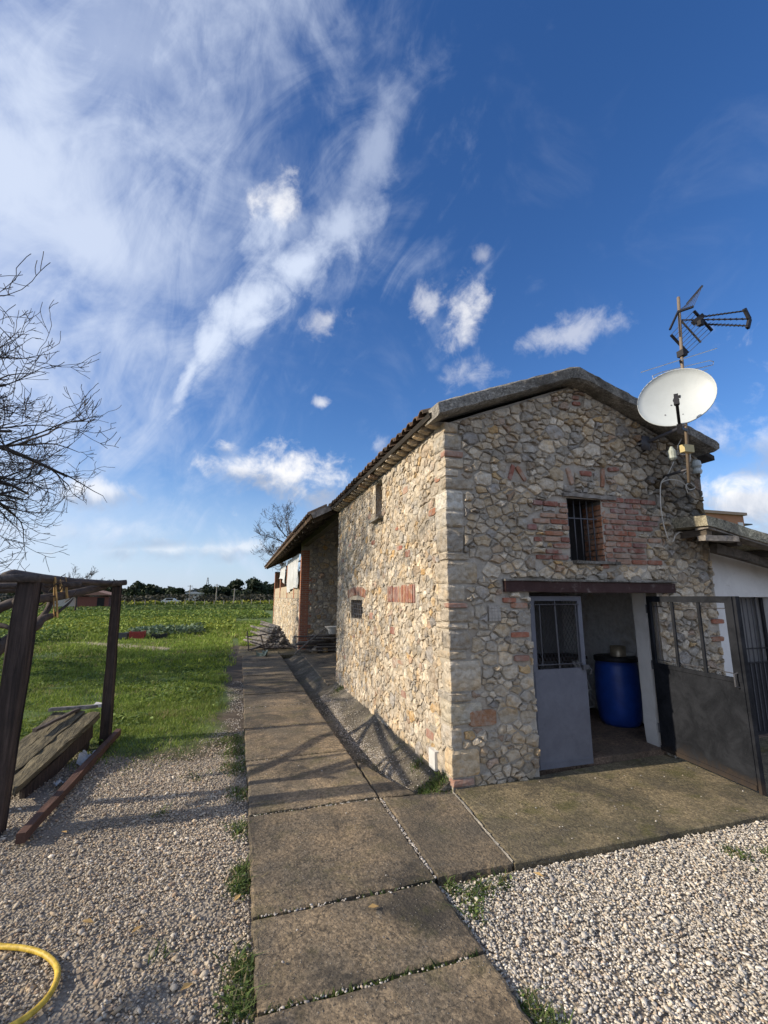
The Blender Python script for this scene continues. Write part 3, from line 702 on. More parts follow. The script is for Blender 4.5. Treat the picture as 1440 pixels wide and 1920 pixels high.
# big lintel over the door
m = MB(); m.beam((2.675, YF + .06, 1.905), (5.02, YF + .06, 1.895), .20, .115, j=.004, seg=12); lint = m.build('door_lintel', M_BEAM, house)
m = MB(); m.beam((2.665, YF + .05, 1.973), (5.035, YF + .05, 1.966), .23, .016, j=.003, seg=12); m.build('lintel_flange', M_COPING, lint)
# rear, right and inner walls
mb = MB(); mb.box((RX - .25, YF + .05, 0), (RX, YE, 3.55)); mb.box((XW + .05, YE - .25, 0), (RX - .25, YE, 3.6)); mb.box((XW + .3, YF + .45, 2.1), (RX - .3, YE - .3, 2.2))
mb.build('rear_wall', M_MORTAR, house)
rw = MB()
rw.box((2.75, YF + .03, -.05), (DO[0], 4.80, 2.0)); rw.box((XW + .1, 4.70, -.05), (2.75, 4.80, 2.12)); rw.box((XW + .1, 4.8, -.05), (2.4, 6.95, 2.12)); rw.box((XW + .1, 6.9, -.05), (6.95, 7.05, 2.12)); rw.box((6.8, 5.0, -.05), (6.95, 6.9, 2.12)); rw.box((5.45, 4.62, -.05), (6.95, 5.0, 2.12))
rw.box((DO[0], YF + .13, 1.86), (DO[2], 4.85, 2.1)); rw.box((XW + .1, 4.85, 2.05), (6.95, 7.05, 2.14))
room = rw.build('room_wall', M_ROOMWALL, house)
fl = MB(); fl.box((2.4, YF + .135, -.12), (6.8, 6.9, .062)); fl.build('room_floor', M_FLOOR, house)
m = MB()                                                   # white painted door jamb
rings = []
for k in range(13):
    z = -.02 + 1.87 * k / 12; e = (.03 if k == 0 else 0) + rng.uniform(-.006, .006); rings.append([(DO[2] + e, YF + .20 + rng.uniform(-.006, .006), z), (5.46, YF + .20, z), (5.46, 4.69, z), (DO[2] + .012 + e, 4.69 + rng.uniform(-.004, .004), z)])
m.rings(rings); m.build('door_jamb', M_WHITE, house)
m = MB(); m.box((DO[2] + .03, YF + .03, -.03), (5.45, YF + .195, 1.86), (.45, .40, .33)); m.build('jamb_core', M_MORTAR, house)
m = MB(); m.box((5.57, 6.885, 1.32), (5.98, 6.90, 1.78)); m.build('wall_hatch', M_DARK, house)
# side openings
for r, d in ((SW, .30), (SL_W, .40)):
    d = min(d, .30); mb = MB(); mb.box((XW + .012, r[0] - .06, r[1] - .05), (XW + d, r[0], r[3] + .05), (.42, .37, .29)); mb.box((XW + .012, r[2], r[1] - .05), (XW + d, r[2] + .06, r[3] + .05), (.36, .31, .25)); mb.box((XW + .012, r[0], r[1] - .06), (XW + d, r[2], r[1], ), (.4, .36, .3)); mb.box((XW + .012, r[0], r[3]), (XW + d, r[2], r[3] + .06), (.4, .36, .3)); mb.build('window_reveal', M_STONE, house)
m = MB(); m.box((XW + .28, SW[0] - .05, SW[1] - .05), (XW + .32, SW[2] + .05, SW[3] + .05)); sw = m.build('window', M_DARK, house)  # near-black sheet standing for the shade behind the grille
m = MB(); m.box((XW + .28, SL_W[0] - .05, SL_W[1] - .05), (XW + .32, SL_W[2] + .05, SL_W[3] + .05), (.42, .38, .33)); m.build('added_slit_back', M_STONE, house)  # pale stone back, added to lighten the reveal of the slit
for k in range(5):
    y = SW[0] + .1 + k * .17
    for s in (-1, 1):
        g = MB(); g.tube([(XW + .05, y, SW[1]), (XW + .05, y + s * .09, (SW[1] + SW[3]) / 2), (XW + .05, y, SW[3])], .006, 5); g.build('bar', M_IRON, sw)
for z in (SW[1] + .08, SW[1] + .17, SW[1] + .26): g = MB(); g.tube([(XW + .045, SW[0], z), (XW + .045, SW[2], z)], .006, 5); g.build('bar', M_IRON, sw)
m = MB(); m.beam((XW - .02, 6.50, 2.985), (XW - .02, 7.05, 2.985), .14, .035, j=.004, seg=4); m.build('window_sill', M_COPING, house)
m = MB(); m.beam((XW + .06, 6.45, 3.64), (XW + .06, 7.1, 3.64), .16, .06, j=.004, seg=4); m.build('window_lintel', M_COPING, house)
# eaves: corbel stones, board, tiles
y = YF + .10; k = 0
while y < YE - .1:
    m = MB(); w = rng.uniform(.085, .115); z = EV + rng.uniform(-.008, .008); L = rng.uniform(.13, .17)
    m.rings([[(XW + .05, y, z), (XW + .05, y + w, z), (XW + .05, y + w, z + .06), (XW + .05, y, z + .06)], [(XW - L * .5, y + .004, z + .004), (XW - L * .5, y + w, z + .002), (XW - L * .5, y + w, z + .06), (XW - L * .5, y, z + .06)], [(XW - L, y + .012, z + .022), (XW - L, y + w - .012, z + .022), (XW - L, y + w - .01, z + .058), (XW - L, y + .01, z + .058)]], stone_col(1.1)); m.build('corbel', M_STONE, house)
    y += rng.uniform(.20, .225)
m = MB()
E1, E2 = XW - .17, EV + .045                               # roof edge on the left
ridge_z = EV + SL * (APX - XW) + .07
m.rings([[(E1, yy, E2), (APX, yy, ridge_z), (RX + .3, yy, 3.60), (RX + .3, yy, 3.66), (APX, yy, ridge_z + .06), (E1 - .02, yy, E2 + .045)] for yy in (YF - .02, YE + .04)], (.3, .2, .12)); roof = m.build('roof', m_wood('dark_roof_board', (.022, .018, .014), (.055, .045, .034), (3, 3, 20)), house)  # roof boards in a darkened brown
y = YF + .06
while y < YE:
    w = .085 + rng.uniform(-.006, .006)
    for q in range(3):
        m = MB(); rr = []
        for s_ in (0, 1):
            d = q * .40 + s_ * .44; x = E1 - .055 + d * math.cos(.38) + rng.uniform(-.012, .012) * (q == 0 and s_ == 0); zc = E2 + .055 + d * math.sin(.38) + .012 * (1 - s_) + rng.uniform(-.004, .008)
            o = [(x, y + w + math.cos(t) * (w - .006 * s_), zc + math.sin(t) * w * .8) for t in np.linspace(0, math.pi, 6)]; i_ = [(x, y + w + math.cos(t) * (w - .016), zc + math.sin(t) * (w * .8 - .014)) for t in np.linspace(math.pi, 0, 6)]
            rr.append(o + i_)
        m.rings(rr, (1, 1, 1)); m.build('roof_tile', M_TILE, roof)
    y += .195
# concrete coping along the gable
def cop(pts, h0, h1):
    rings = []
    for x, z, dz in pts:
        j = lambda: rng.uniform(-.0055, .0055)
        rings.append([(x + j(), YF + .12, z - dz + .01), (x + j(), YF - .17, z - dz + j()), (x + j(), YF - .215 + j(), z - dz + .018 + j()), (x + j(), YF - .22 + j(), z - .02 + j()), (x + j(), YF - .195, z + j()), (x + j(), YF + .12, z + .01)])
    return rings
pts = []
for t in np.linspace(0, 1, 26): pts.append((1.875 + (3.60 - 1.875) * t, 3.815 + (4.475 - 3.815) * t, .155))
pts += [(3.66, 4.498, .165), (3.72, 4.505, .170), (3.79, 4.487, .165)]
for t in np.linspace(0, 1, 30)[1:]: pts.append((3.79 + (5.80 - 3.79) * t, 4.487 + (3.80 - 4.487) * t, .15))
pts.append((5.84, 3.765, .09))
m = MB(); m.rings(cop(pts, 0, 0)); m.build('gable_coping', M_COPING, house)
# door leaves
lh = MB(); LZ0, LZ1, LX0, LX1, LYD = .03, 1.80, 3.05, 3.735, YF + .085
leaf = MB(); leaf.box((LX0, LYD, LZ0), (LX1, LYD + .03, 1.02)); leaf.box((LX0, LYD, 1.02), (LX0 + .055, LYD + .03, LZ1)); leaf.box((LX1 - .055, LYD, 1.02), (LX1, LYD + .03, LZ1)); leaf.box((LX0 + .055, LYD, LZ1 - .05), (LX1 - .055, LYD + .03, LZ1)); leaf.box((LX0 + .012, LYD - .006, LZ0 + .01), (LX0 + .022, LYD, 1.0)); leaf.box((LX0 + .02, LYD - .005, LZ0 + .05), (LX1 - .02, LYD, LZ0 + .062))
ld = leaf.build('door_leaf', M_DOORBLUE, house, label='narrow blue-grey steel door leaf with wire mesh, standing closed')
for p, q, r in [((LX0 + .11, LYD - .015, 1.06), (LX0 + .11, LYD - .015, 1.71), .006), ((LX1 - .10, LYD - .015, 1.06), (LX1 - .10, LYD - .015, 1.71), .006), ((LX0 + .05, LYD - .015, 1.71), (LX1 - .05, LYD - .015, 1.71), .006), ((LX0 + .05, LYD - .015, 1.07), (LX1 - .05, LYD - .015, 1.07), .006), (((LX0 + LX1) / 2, LYD + .01, 1.0), ((LX0 + LX1) / 2 - .015, LYD + .01, 1.76), .011)]:
    g = MB(); g.tube([p, q], r, 6); g.build('bar', M_IRON, ld)
g = MB(); xa, xb, za, zb = LX0 + .055, LX1 - .055, 1.03, 1.75
for s in (-1, 1):
    for k in range(-14, 30):
        x0 = xa + k * .045; p0, p1 = (x0, za), (x0 + s * (zb - za) * .55, zb)
        pts_ = [(p0[0] + (p1[0] - p0[0]) * t, p0[1] + (p1[1] - p0[1]) * t) for t in np.linspace(0, 1, 40)]; pts_ = [p for p in pts_ if xa <= p[0] <= xb]
        if len(pts_) > 1: g.tube([(pts_[0][0], LYD + .018 + s * .002, pts_[0][1]), (pts_[-1][0], LYD + .018 + s * .002, pts_[-1][1])], .0016, 3, cap=False)
g.build('wire_mesh', M_IRON, ld, **STUFF)
g = MB(); g.box((LX1 - .06, LYD - .03, 1.0), (LX1 + .02, LYD + .01, 1.05)); g.tube([(LX1 + .015, LYD - .02, 1.03), (LX1 + .03, LYD - .05, 1.0), (LX1 + .02, LYD - .03, .95)], .009, 6); g.build('latch', M_IRON, ld)
for z in (.35, 1.0, 1.6): g = MB(); g.tube([(LX0 - .012, LYD - .004, z), (LX0 - .012, LYD - .004, z + .09)], .012, 8); g.build('hinge', M_IRON, ld)
HG, FR = Vector((4.75, 4.41, 0)), Vector((4.585, 3.27, 0)); dd = (FR - HG).normalized(); nn = Vector((dd.y, -dd.x, 0)) ; nn = nn if nn.x < 0 else -nn; LW = (FR - HG).length
def dp(s, z, o=0.0): p = HG + dd * s + nn * o; return (p.x, p.y, z)
def dbar(mb, s0, s1, z0, z1, o0, o1):
    mb.rings([[dp(s0, z0, o0), dp(s1, z0, o0), dp(s1, z0, o1), dp(s0, z0, o1)], [dp(s0, z1, o0), dp(s1, z1, o0), dp(s1, z1, o1), dp(s0, z1, o1)]])
leaf = MB(); dbar(leaf, 0, LW, .075, 1.0, 0, .025); dbar(leaf, 0, .05, 1.0, 1.80, 0, .03); dbar(leaf, LW - .085, LW, 1.0, 1.80, 0, .03); dbar(leaf, .05, LW - .085, 1.735, 1.80, 0, .03); dbar(leaf, .05, LW - .085, .99, 1.03, -.004, .034); dbar(leaf, 0, LW, .07, .115, .025, .036); dbar(leaf, LW, LW + .03, .045, 1.80, -.03, .015)
rd = leaf.build('door_leaf', M_DOORDARK, house, label='wide dark grey steel door leaf with barred opening, swung outwards')
for s in (.36, .72):
    g = MB(); dbar(g, s, s + .035, 1.03, 1.735, .005, .022); g.build('bar', M_DOORDARK, rd)
for a, b in (((.09, 1.06), (.09, 1.70)), ((LW - .12, 1.06), (LW - .12, 1.70)), ((.05, 1.68), (LW - .09, 1.68)), ((.05, 1.065), (LW - .09, 1.065))):
    g = MB(); g.tube([dp(a[0], a[1], -.012), dp(b[0], b[1], -.012)], .005, 5); g.build('bar', M_IRON, rd)
for z in (.25, .95, 1.6): g = MB(); g.tube([dp(-.012, z, .02), dp(-.012, z + .1, .02)], .014, 8); g.build('hinge', M_IRON, rd)
g = MB(); g.tube([dp(LW - .04, .95, .03), dp(LW - .04, .96, .07), dp(LW - .04, 1.07, .07), dp(LW - .04, 1.08, .03)], .008, 6); g.build('handle', M_IRON, rd)
# a cover plate low on the long wall
m = MB(); m.box((XW - .045, 4.62, .055), (XW + .01, 4.78, .235), j=.002); m.build('cover_box', M_PVC, **tags('small white plastic box low on the sunlit stone wall', 'box'))

# ------------------------------------------------------------------ annex on the right
annex = thing('lean_to_annex', (5.72, 4.42, 0), 'low white plastered annex with mossy concrete canopy beside the stone gable', 'annex')
m = MB(); AY = 4.40; GX0, GX1, GT = 6.06, 6.86, 1.79
m.box((5.60, AY, 1.79), (9.0, AY + .2, 2.62)); m.box((5.58, AY, 0), (GX0, AY + .2, 1.79), j=.004); m.box((GX1, AY, 0), (9.0, AY + .2, 1.79), j=.004); m.box((8.8, AY + .2, 0), (9.0, 9.0, 2.5)); m.box((RX + .05, 8.8, 0), (8.8, 9.0, 2.5))
m.build('wall', M_WHITE, annex)
m = MB(); m.box((GX0 - .02, AY + .42, 0), (GX1 + .1, AY + .45, 1.85)); m.box((GX1, AY + .2, 0), (GX1 + .02, AY + .45, 1.85)); m.box((GX0 - .04, AY + .2, 0), (GX0 - .02, AY + .45, 1.85)); m.box((GX0 - .02, AY + .2, 1.85), (GX1, AY + .45, 1.87)); m.build('gate_recess', M_DARK, annex)  # lined near black to stand for the shade behind the gate
gt = MB(); gt.box((GX0 + .005, AY + .10, .06), (GX0 + .04, AY + .13, GT - .01)); gt.box((GX1 - .05, AY + .10, .06), (GX1 - .01, AY + .13, GT - .01)); gt.box((GX0 + .04, AY + .10, .06), (GX1 - .05, AY + .13, .10)); gt.box((GX0 + .04, AY + .10, .93), (GX1 - .05, AY + .13, .945)); gt.box((GX0 + .04, AY + .10, 1.11), (GX1 - .05, AY + .13, 1.125)); gt.box((GX0 + .04, AY + .118, .10), (GX1 - .05, AY + .124, .93)); gt.box((GX0 + .12, AY + .09, .94), (GX0 + .25, AY + .13, 1.12))
gt = gt.build('gate', M_DARKIRON, annex, label='dark iron gate with upright bars')
for k in range(8):
    x = GX0 + .075 + k * .083; g = MB(); g.tube([(x, AY + .112, .10), (x, AY + .112, GT - .02)], .008, 6); g.build('bar', M_IRON, gt)
m = MB(); m.box((5.85, AY - .24, .0), (7.6, AY + .4, .05), j=.004); m.build('doorstep', M_APRON, annex)
# canopy slab sloping down to the right
CY0 = 3.84
def cz(x): return 2.735 - .185 * (x - 5.13)
m = MB(); rings = []
for x in np.linspace(5.13, 8.6, 16):
    j = lambda: rng.uniform(-.006, .006); rings.append([(x + j(), CY0 + j(), cz(x) - .125 + j()), (x, 4.9 if x > RX else YF + .02, cz(x) - .10), (x, 4.9 if x > RX else YF + .02, cz(x) + .03), (x + j(), CY0 + .01 + j(), cz(x) + j())])
m.rings(rings); canopy = m.build('canopy', m_concrete('lichen_concrete', (.56, .50, .34), (.34, .31, .23), .25, .5, .3), annex)
for k, x in enumerate((5.22, 5.75, 6.35, 6.95, 7.6)):
    m = MB(); m.beam((x, CY0 + (.10 if k else .06), cz(x) - .175 - .02 * (k > 1)), (x + .05, 4.45, cz(x) - .16), .075, .085, j=.006, seg=3); m.build('rafter', M_RAFTER, canopy)
m = MB(); m.beam((5.14, CY0 + .10, cz(5.14) - .262), (5.56, CY0 + .02, cz(5.56) - .19), .12, .06, j=.006, seg=3); m.build('bracket_board', M_GREYWOOD, canopy)
m = MB(); m.beam((5.55, 4.12, cz(5.5) - .285), (8.5, 4.12, cz(8.5) - .285), .10, .10, j=.008, seg=8); m.build('purlin', M_RAFTER, canopy)
m = MB(); m.beam((5.16, CY0 + .10, cz(5.14) - .145), (8.4, CY0 + .10, cz(8.4) - .145), .16, .022, j=.003, seg=8); m.build('board', M_GREYWOOD, canopy)

# ------------------------------------------------------------------ barn behind
barn = thing('long_barn', (XW, YB, 0), 'long low barn with red brick corner, plastic sheeting and deep eaves', 'barn')
BY1 = 29.6
def brick_mat():
    m = Mat('brick_courses'); v = m.scaled((1, 1, 1)); b = N(m.t, 'ShaderNodeTexBrick'); setin(b, Scale=1.0, Mortar_Size=.008, Brick_Width=.25, Row_Height=.068)
    mp_ = N(m.t, 'ShaderNodeCombineXYZ'); sp = N(m.t, 'ShaderNodeSeparateXYZ'); m.link(m.vec, sp.inputs[0]); m.link(m.math('ADD', sp.outputs['X'], sp.outputs['Y']), mp_.inputs[0]); m.link(sp.outputs['Z'], mp_.inputs[1]); m.link(mp_.outputs[0], b.inputs['Vector'])
    b.inputs['Color1'].default_value = (.42, .15, .07, 1); b.inputs['Color2'].default_value = (.30, .10, .055, 1); b.inputs['Mortar'].default_value = (.36, .29, .22, 1)
    return m.done(b.outputs['Color'], .92, b.outputs['Fac'], -.006)
M_COURSE = brick_mat()
m = MB(); m.box((XW + .02, YB + .02, -.2), (6.2, YB + .4, 4.6)); m.box((XW + .02, YB + .4, -.2), (XW + .38, BY1, 1.72)); m.box((XW + .02, BY1 - .35, 1.72), (6.2, BY1, 3.3)); m.box((6.0, YE, 0), (6.2, BY1, 3.3))
m.v = [tuple(p) for p in m.v]; m.c = [(.40, .36, .30)] * len(m.v); bw = m.build('wall', M_MORTAR, barn)
rb = MB()
for poly in rubble(2.30, 5.9, -.1, 4.3, .06, .19, 21, (), [(-.5, 1, 3.62 - .5 * 2.03)], 1.15, (.006, .02), 6000): add_stone(rb, poly, (lambda u, v, h: (u, YB + .02 - h, v), False), rng.uniform(.015, .045), stone_col(.9), rnd=.2, rug=.3)
for poly in rubble(YB + .25, BY1, -.1, 1.70, .07, .17, 22, (), (), 1.1, (.005, .015), 6000): add_stone(rb, poly, (lambda u, v, h: (XW + .02 - h, u, v), True), rng.uniform(.006, .03), stone_col(1.08), rnd=.2, rug=.25)
rb.build('rubble_infill', M_STONE, barn, **STUFF)
m = MB(); m.box((XW - .01, YB - .005, -.2), (XW + .27, YB + .26, 3.42)); m.build('brick_pillar', M_COURSE, barn)
for k in range(15):                                        # toothed brick edge running into the rubble
    if k % 2: m = MB(); m.box((XW + .26, YB - .002, .1 + k * .2), (XW + .38, YB + .05, .1 + k * .2 + .13)); m.build('brick_tooth', M_COURSE, barn)
m = MB(); m.box((XW + .02, YB + .26, 1.72), (XW + .30, BY1 - .02, 2.25)); pl = m.build('block_wall', M_CREAM, barn)
for z in (1.90, 2.08):
    for k in range(10):
        y = YB + .30 + k * 1.33; b = MB(); b.box((XW + .005 + rng.uniform(0, .008), y, z - .17), (XW + .06, y + 1.31, z - .004)); b.build('block', M_CREAM, pl)
for y, z0, z1, w in ((18.4, 1.72, 2.18, .3), (21.2, 1.72, 2.35, .3), (21.2, 2.35, 3.3, .45), (25.0, 1.72, 3.3, .4), (BY1 - .4, -.1, 3.3, .38)):
    m = MB(); m.box((XW - .006, y, z0), (XW + .2, y + w, z1)); m.build('brick_pilaster', M_COURSE, barn)
# plastic sheets hung in the openings
M_SHEET = m_plain('plastic_sheet', (.55, .56, .55), .4, 0, .1, 4)
for y0, y1, zt, zb in ((YB + .45, 21.1, 3.36, 1.75), (21.9, 24.9, 3.36, 2.28)):
    nu_, nv = 26, 14; pts = []
    for i in range(nv):
        for k in range(nu_):
            t, s = k / (nu_ - 1), i / (nv - 1); zb2 = zb + .35 * abs(math.sin(t * 2.6 + y0)) * (1 - .4 * t) + .25 * t
            yy = y0 + (y1 - y0) * (t + .04 * math.sin(6 * s + 3 * t)) ; pts.append((XW - .03 - .05 * math.sin(t * 21 + s * 3) * s - .06 * s * vnoise(t * 6, s * 4, y0), yy, zt + (zb2 - zt) * s))
    fs = [(i * nu_ + k, i * nu_ + k + 1, (i + 1) * nu_ + k + 1, (i + 1) * nu_ + k) for i in range(nv - 1) for k in range(nu_ - 1)]
    mesh_obj('plastic_sheet', pts, fs, M_SHEET, barn, None, True)
# barn roof
RE, RZ = 1.42, 3.50
m = MB()
m.rings([[(RE, y, RZ), (4.6, y, RZ + .5 * (4.6 - RE)), (8.2, y, RZ + .1), (8.2, y, RZ + .2), (4.6, y, RZ + .10 + .5 * (4.6 - RE)), (RE - .02, y, RZ + .07)] for y in (YE + .03, BY1 + .4)]); broof = m.build('roof', M_TILE, barn)
for k in range(22):
    y = YE + .3 + k * .9; m = MB(); m.beam((RE + .06, y, RZ - .025), (3.6, y, RZ - .025 + .5 * (3.6 - RE - .06)), .07, .09, j=.004); m.build('rafter', M_RAFTER, broof)
m = MB(); m.beam((XW + .1, YE + .1, 3.66), (XW + .1, YB + .2, 3.66), .18, .2, j=.01, seg=6); m.build('eaves_beam', M_RAFTER, broof)
m = MB(); m.beam((RE + .01, YE + .02, RZ + .05), (2.12, YE + .02, RZ + .05 + .5 * (2.12 - RE)), .05, .12, j=.004, seg=4); m.build('verge_board', M_GREYWOOD, broof)
for k in range(60):
    y = YE + .06 + k * .33; m = MB(); rr = []
    for s_ in (0, 1):
        x = RE - .07 + s_ * .42; zc = RZ + .075 + .21 * s_ + rng.uniform(-.006, .01); rr.append([(x, y + .15 + math.cos(t) * .14, zc + math.sin(t) * .09) for t in np.linspace(0, math.pi, 5)] + [(x, y + .15 + math.cos(t) * .12, zc + math.sin(t) * .07) for t in np.linspace(math.pi, 0, 5)])
    m.rings(rr); m.build('roof_tile', M_TILE, broof)

# ------------------------------------------------------------------ mast, aerials, dish
MY = 3.93; mb0, mt0 = aty(1292, 905, MY), aty(1272, 560, MY)
MX = (mb0.x + mt0.x) / 2
mast = thing('aerial_mast', (MX, MY, mb0.z), 'thin rusty steel mast bracketed to the right of the gable', 'mast')
mx = lambda z: mb0.x + (mt0.x - mb0.x) * (z - mb0.z) / (mt0.z - mb0.z)
m = MB(); m.tube([(mx(z), MY, z) for z in (mb0.z, 4.2, mt0.z + .02)], .019, 8); m.build('pole', m_paint('mast_steel', (.20, .16, .12), .55, .6, (.16, .08, .04), .3), mast, True)
b0 = aty(1208, 832, YF - .02); m = MB(); m.tube([(b0.x, YF + .03, b0.z), (mx(3.86), MY, 3.86)], .022, 8); m.box((b0.x - .06, YF - .05, b0.z - .09), (b0.x + .06, YF + .02, b0.z + .09)); m.build('bracket', M_IRON, mast, True)
m = MB(); m.tube([(mx(3.3) + .02, YF + .03, 3.30), (mx(3.3), MY, 3.30)], .018, 8); m.build('bracket', M_IRON, mast, True)
jb = aty(1287, 842, MY - .05); m = MB(); m.box((jb.x - .075, MY - .09, jb.z - .045), (jb.x + .075, MY - .025, jb.z + .045)); m.build('junction_box', M_BOX, **tags('small cream junction box strapped to the aerial mast', 'junction box'))
am = aty(1264, 848, MY + .06); m = MB(); m.lathe((am.x, MY + .09, am.z - .09), [(.03, 0), (.05, .02), (.05, .11), (.035, .13), (.015, .17)], 12); m.build('mast_amplifier', m_plain('grey_green_plastic', (.36, .40, .36), .5), **tags('grey green aerial amplifier hanging beside the mast', 'amplifier'))
ins = aty(1301, 862, YF); m = MB(); m.lathe((RX - .06, YF - .03, 3.38), [(.05, 0), (.06, .03), (.045, .07), (.06, .10), (.05, .17), (.02, .19)], 12); m.build('insulator', m_plain('insulator', (.45, .50, .50), .3), **tags('pale ceramic insulator at the right end of the gable under the eaves', 'insulator'))
# dish
dc = aty(1267, 745, 3.63); nd = Vector((-.76, -.64, .10)).normalized(); ux = Vector((0, 0, 1)).cross(nd).normalized(); uy = nd.cross(ux)
dish = thing('satellite_dish', (mx(4.0), MY, 4.0), 'large pale oval satellite dish on the mast at the gable', 'satellite dish')
RA, RB, nr, na = .382, .338, 8, 40; pts = []; tw = rad(17)
def dpt(r, a, off): x, y = RA * r * math.cos(a), RB * r * math.sin(a); xr, yr = x * math.cos(tw) - y * math.sin(tw), x * math.sin(tw) + y * math.cos(tw); return dc + ux * xr + uy * yr + nd * (.085 * (r * r - 1) + off)
m = MB(); rings = [[dpt(r, 2 * math.pi * k / na, .0) for k in range(na)] for r in np.linspace(.02, 1, nr)]
rings += [[dpt(1.015, 2 * math.pi * k / na, .008) for k in range(na)], [dpt(1.02, 2 * math.pi * k / na, -.014) for k in range(na)]] + [[dpt(r, 2 * math.pi * k / na, -.014) for k in range(na)] for r in np.linspace(1, .02, nr)]
m.rings(rings); m.build('reflector', M_DISH, dish, True)
for a_, b_ in ((-.12, -.17), (.05, -.20), (-.05, -.05)):
    c_ = dc + ux * a_ + uy * b_ - nd * (.085 * (1 - (a_ * a_ + b_ * b_) / .14) - .002); g = MB(); g.tube([c_, c_ + nd * .006], .007, 8); g.build('bolt', M_IRON, dish)
low_ = dc - uy * RB * .98 + nd * .02; lnb = dc + nd * .36 - uy * .02 + ux * .03; lnb = Vector(aty(1268, 748, dc.y - .22))
m = MB(); m.beam(low_, lnb - uy * .02, .028, .04, up=nd, col=(1, 1, 1)); m.build('feed_arm', M_DARKIRON, dish)
m = MB(); m.tube([lnb - uy * .05 - nd * .03, lnb + nd * -.06 + uy * .03, lnb - nd * .10 + uy * .035], [.028, .026, .032], 10); m.beam(lnb - uy * .07, lnb + uy * .05, .04, .05, up=nd); m.build('feed_horn', M_DARKIRON, dish)
m = MB(); m.beam(low_ - uy * .01, low_ - uy * .10 - nd * .05, .05, .05, up=nd); m.beam(dc - nd * .10, Vector((mx(4.15), MY, 4.15)), .10, .12); m.tube([low_ - uy * .06, Vector((mx(3.80), MY, 3.80))], .02, 6); m.build('mount', M_DARKIRON, dish)
# UHF yagi with corner reflector
uh = thing('television_aerial', (mx(5.55), MY, 5.55), 'black television aerial with corner reflector grids atop the mast', 'aerial')
def at_(px, py, y): return Vector(aty(px, py, y))
hub = at_(1274, 598, MY)
def grid(c0, c1, c2, c3, n, nm):
    """reflector grid: side rails c0-c1 and c2-c3, rods between"""
    for a_, b_ in ((c0, c1), (c2, c3)): g = MB(); g.beam(a_, b_, .028, .022); g.build('reflector_rail', M_DARKIRON, uh)
    for k in range(n):
        t = k / (n - 1); g = MB(); g.tube([c0.lerp(c1, t), c2.lerp(c3, t)], .0045, 4); g.build('reflector_rod', M_IRON, uh)
grid(at_(1271, 585, MY - .12), at_(1300, 575, MY - .22), at_(1288, 570, MY + .16) + Vector((0, 0, 0)), at_(1317, 536, MY + .02), 8, 0)
g = MB(); g.beam(at_(1256, 618, MY), at_(1272, 583, MY), .02, .02); g.build('reflector_rail', M_DARKIRON, uh)
grid(at_(1301, 583, MY - .18), at_(1335, 620, MY - .18), at_(1258, 628, MY + .12), at_(1290, 662, MY + .12), 8, 1)
g = MB(); g.beam(hub, at_(1314, 642, MY), .018, .018); g.build('boom_strut', M_GREYWOOD, uh)
tip0, tip1, tip2 = at_(1396, 583, MY - .55), at_(1402, 598, MY - .55), at_(1401, 611, MY - .55)
for a, b in ((at_(1316, 594, MY - .15), tip0), (at_(1278, 600, MY), tip1), (at_(1325, 608, MY - .15), tip2)):
    g = MB(); g.tube([a, b], .009, 6); g.build('boom', M_DARKIRON, uh)
    for k in range(11):
        p = a.lerp(b, .12 + .085 * k if a.x < 5.4 else k / 10.5); w = .075 - .003 * k; e = Vector((.25, .9, .3)).normalized(); g = MB(); g.tube([p - e * w, p + e * w], .0035, 4); g.build('director', M_DARKIRON, uh)
g = MB(); g.beam(tip0 + Vector((0, 0, .03)), tip1 + Vector((.03, 0, 0)), .03, .04); g.beam(tip1 + Vector((.03, 0, 0)), tip2 - Vector((0, 0, .03)), .03, .04); g.build('end_bracket', M_DARKIRON, uh)
g = MB(); g.beam(at_(1300, 606, MY - .15), at_(1318, 592, MY - .2), .05, .06); g.box(at_(1313, 606, MY - .2) - Vector((.03, .03, .03)), at_(1313, 606, MY - .2) + Vector((.03, .03, .03))); g.build('dipole_box', M_DARKIRON, uh)
# VHF aerial: thin silver rods just above the dish
vh = thing('rod_aerial', (mx(4.75), MY, 4.75), 'thin silver rod aerial with folded loop just above the dish', 'aerial')
g = MB(); g.tube([at_(1202, 698, MY), at_(1344, 653, MY - .05)], .006, 6); g.build('rod', M_ALU, vh)
g = MB(); g.tube([at_(*p, MY + .12) for p in [(1280, 690), (1225, 712), (1223, 705), (1240, 698), (1330, 676), (1338, 678), (1337, 684), (1290, 695)]], .006, 6); g.build('loop', M_ALU, vh)
for k, (a, b) in enumerate((((1255, 712), (1327, 693)), ((1262, 722), (1333, 703)), ((1266, 731), (1337, 712)))):
    g = MB(); g.tube([at_(*a, MY + .24 + .12 * k), at_(*b, MY + .24 + .12 * k)], .005, 5); g.build('rod', M_ALU, vh)
g = MB(); g.beam(at_(1275, 676, MY - .03), at_(1283, 705, MY + .6), .02, .02); g.box((mx(4.83) - .035, MY - .05, 4.79), (mx(4.83) + .035, MY + .04, 4.87)); g.build('boom', M_DARKIRON, vh)
def cable(pts, r, label):
    P = [Vector(p) for p in pts]; Q = []
    for i in range(len(P) - 1):
        p0, p1, p2, p3 = P[max(i - 1, 0)], P[i], P[i + 1], P[min(i + 2, len(P) - 1)]
        for t in np.linspace(0, 1, 5)[:-1]: Q.append(.5 * ((2 * p1) + (p2 - p0) * t + (2 * p0 - 5 * p1 + 4 * p2 - p3) * t * t + (3 * p1 - p0 - 3 * p2 + p3) * t**3))
    Q.append(P[-1]); g = MB(); g.tube(Q, r, 5); return g.build('cable', M_CABLE, None, True, **tags(label, 'cable'))
YW = YF - .06
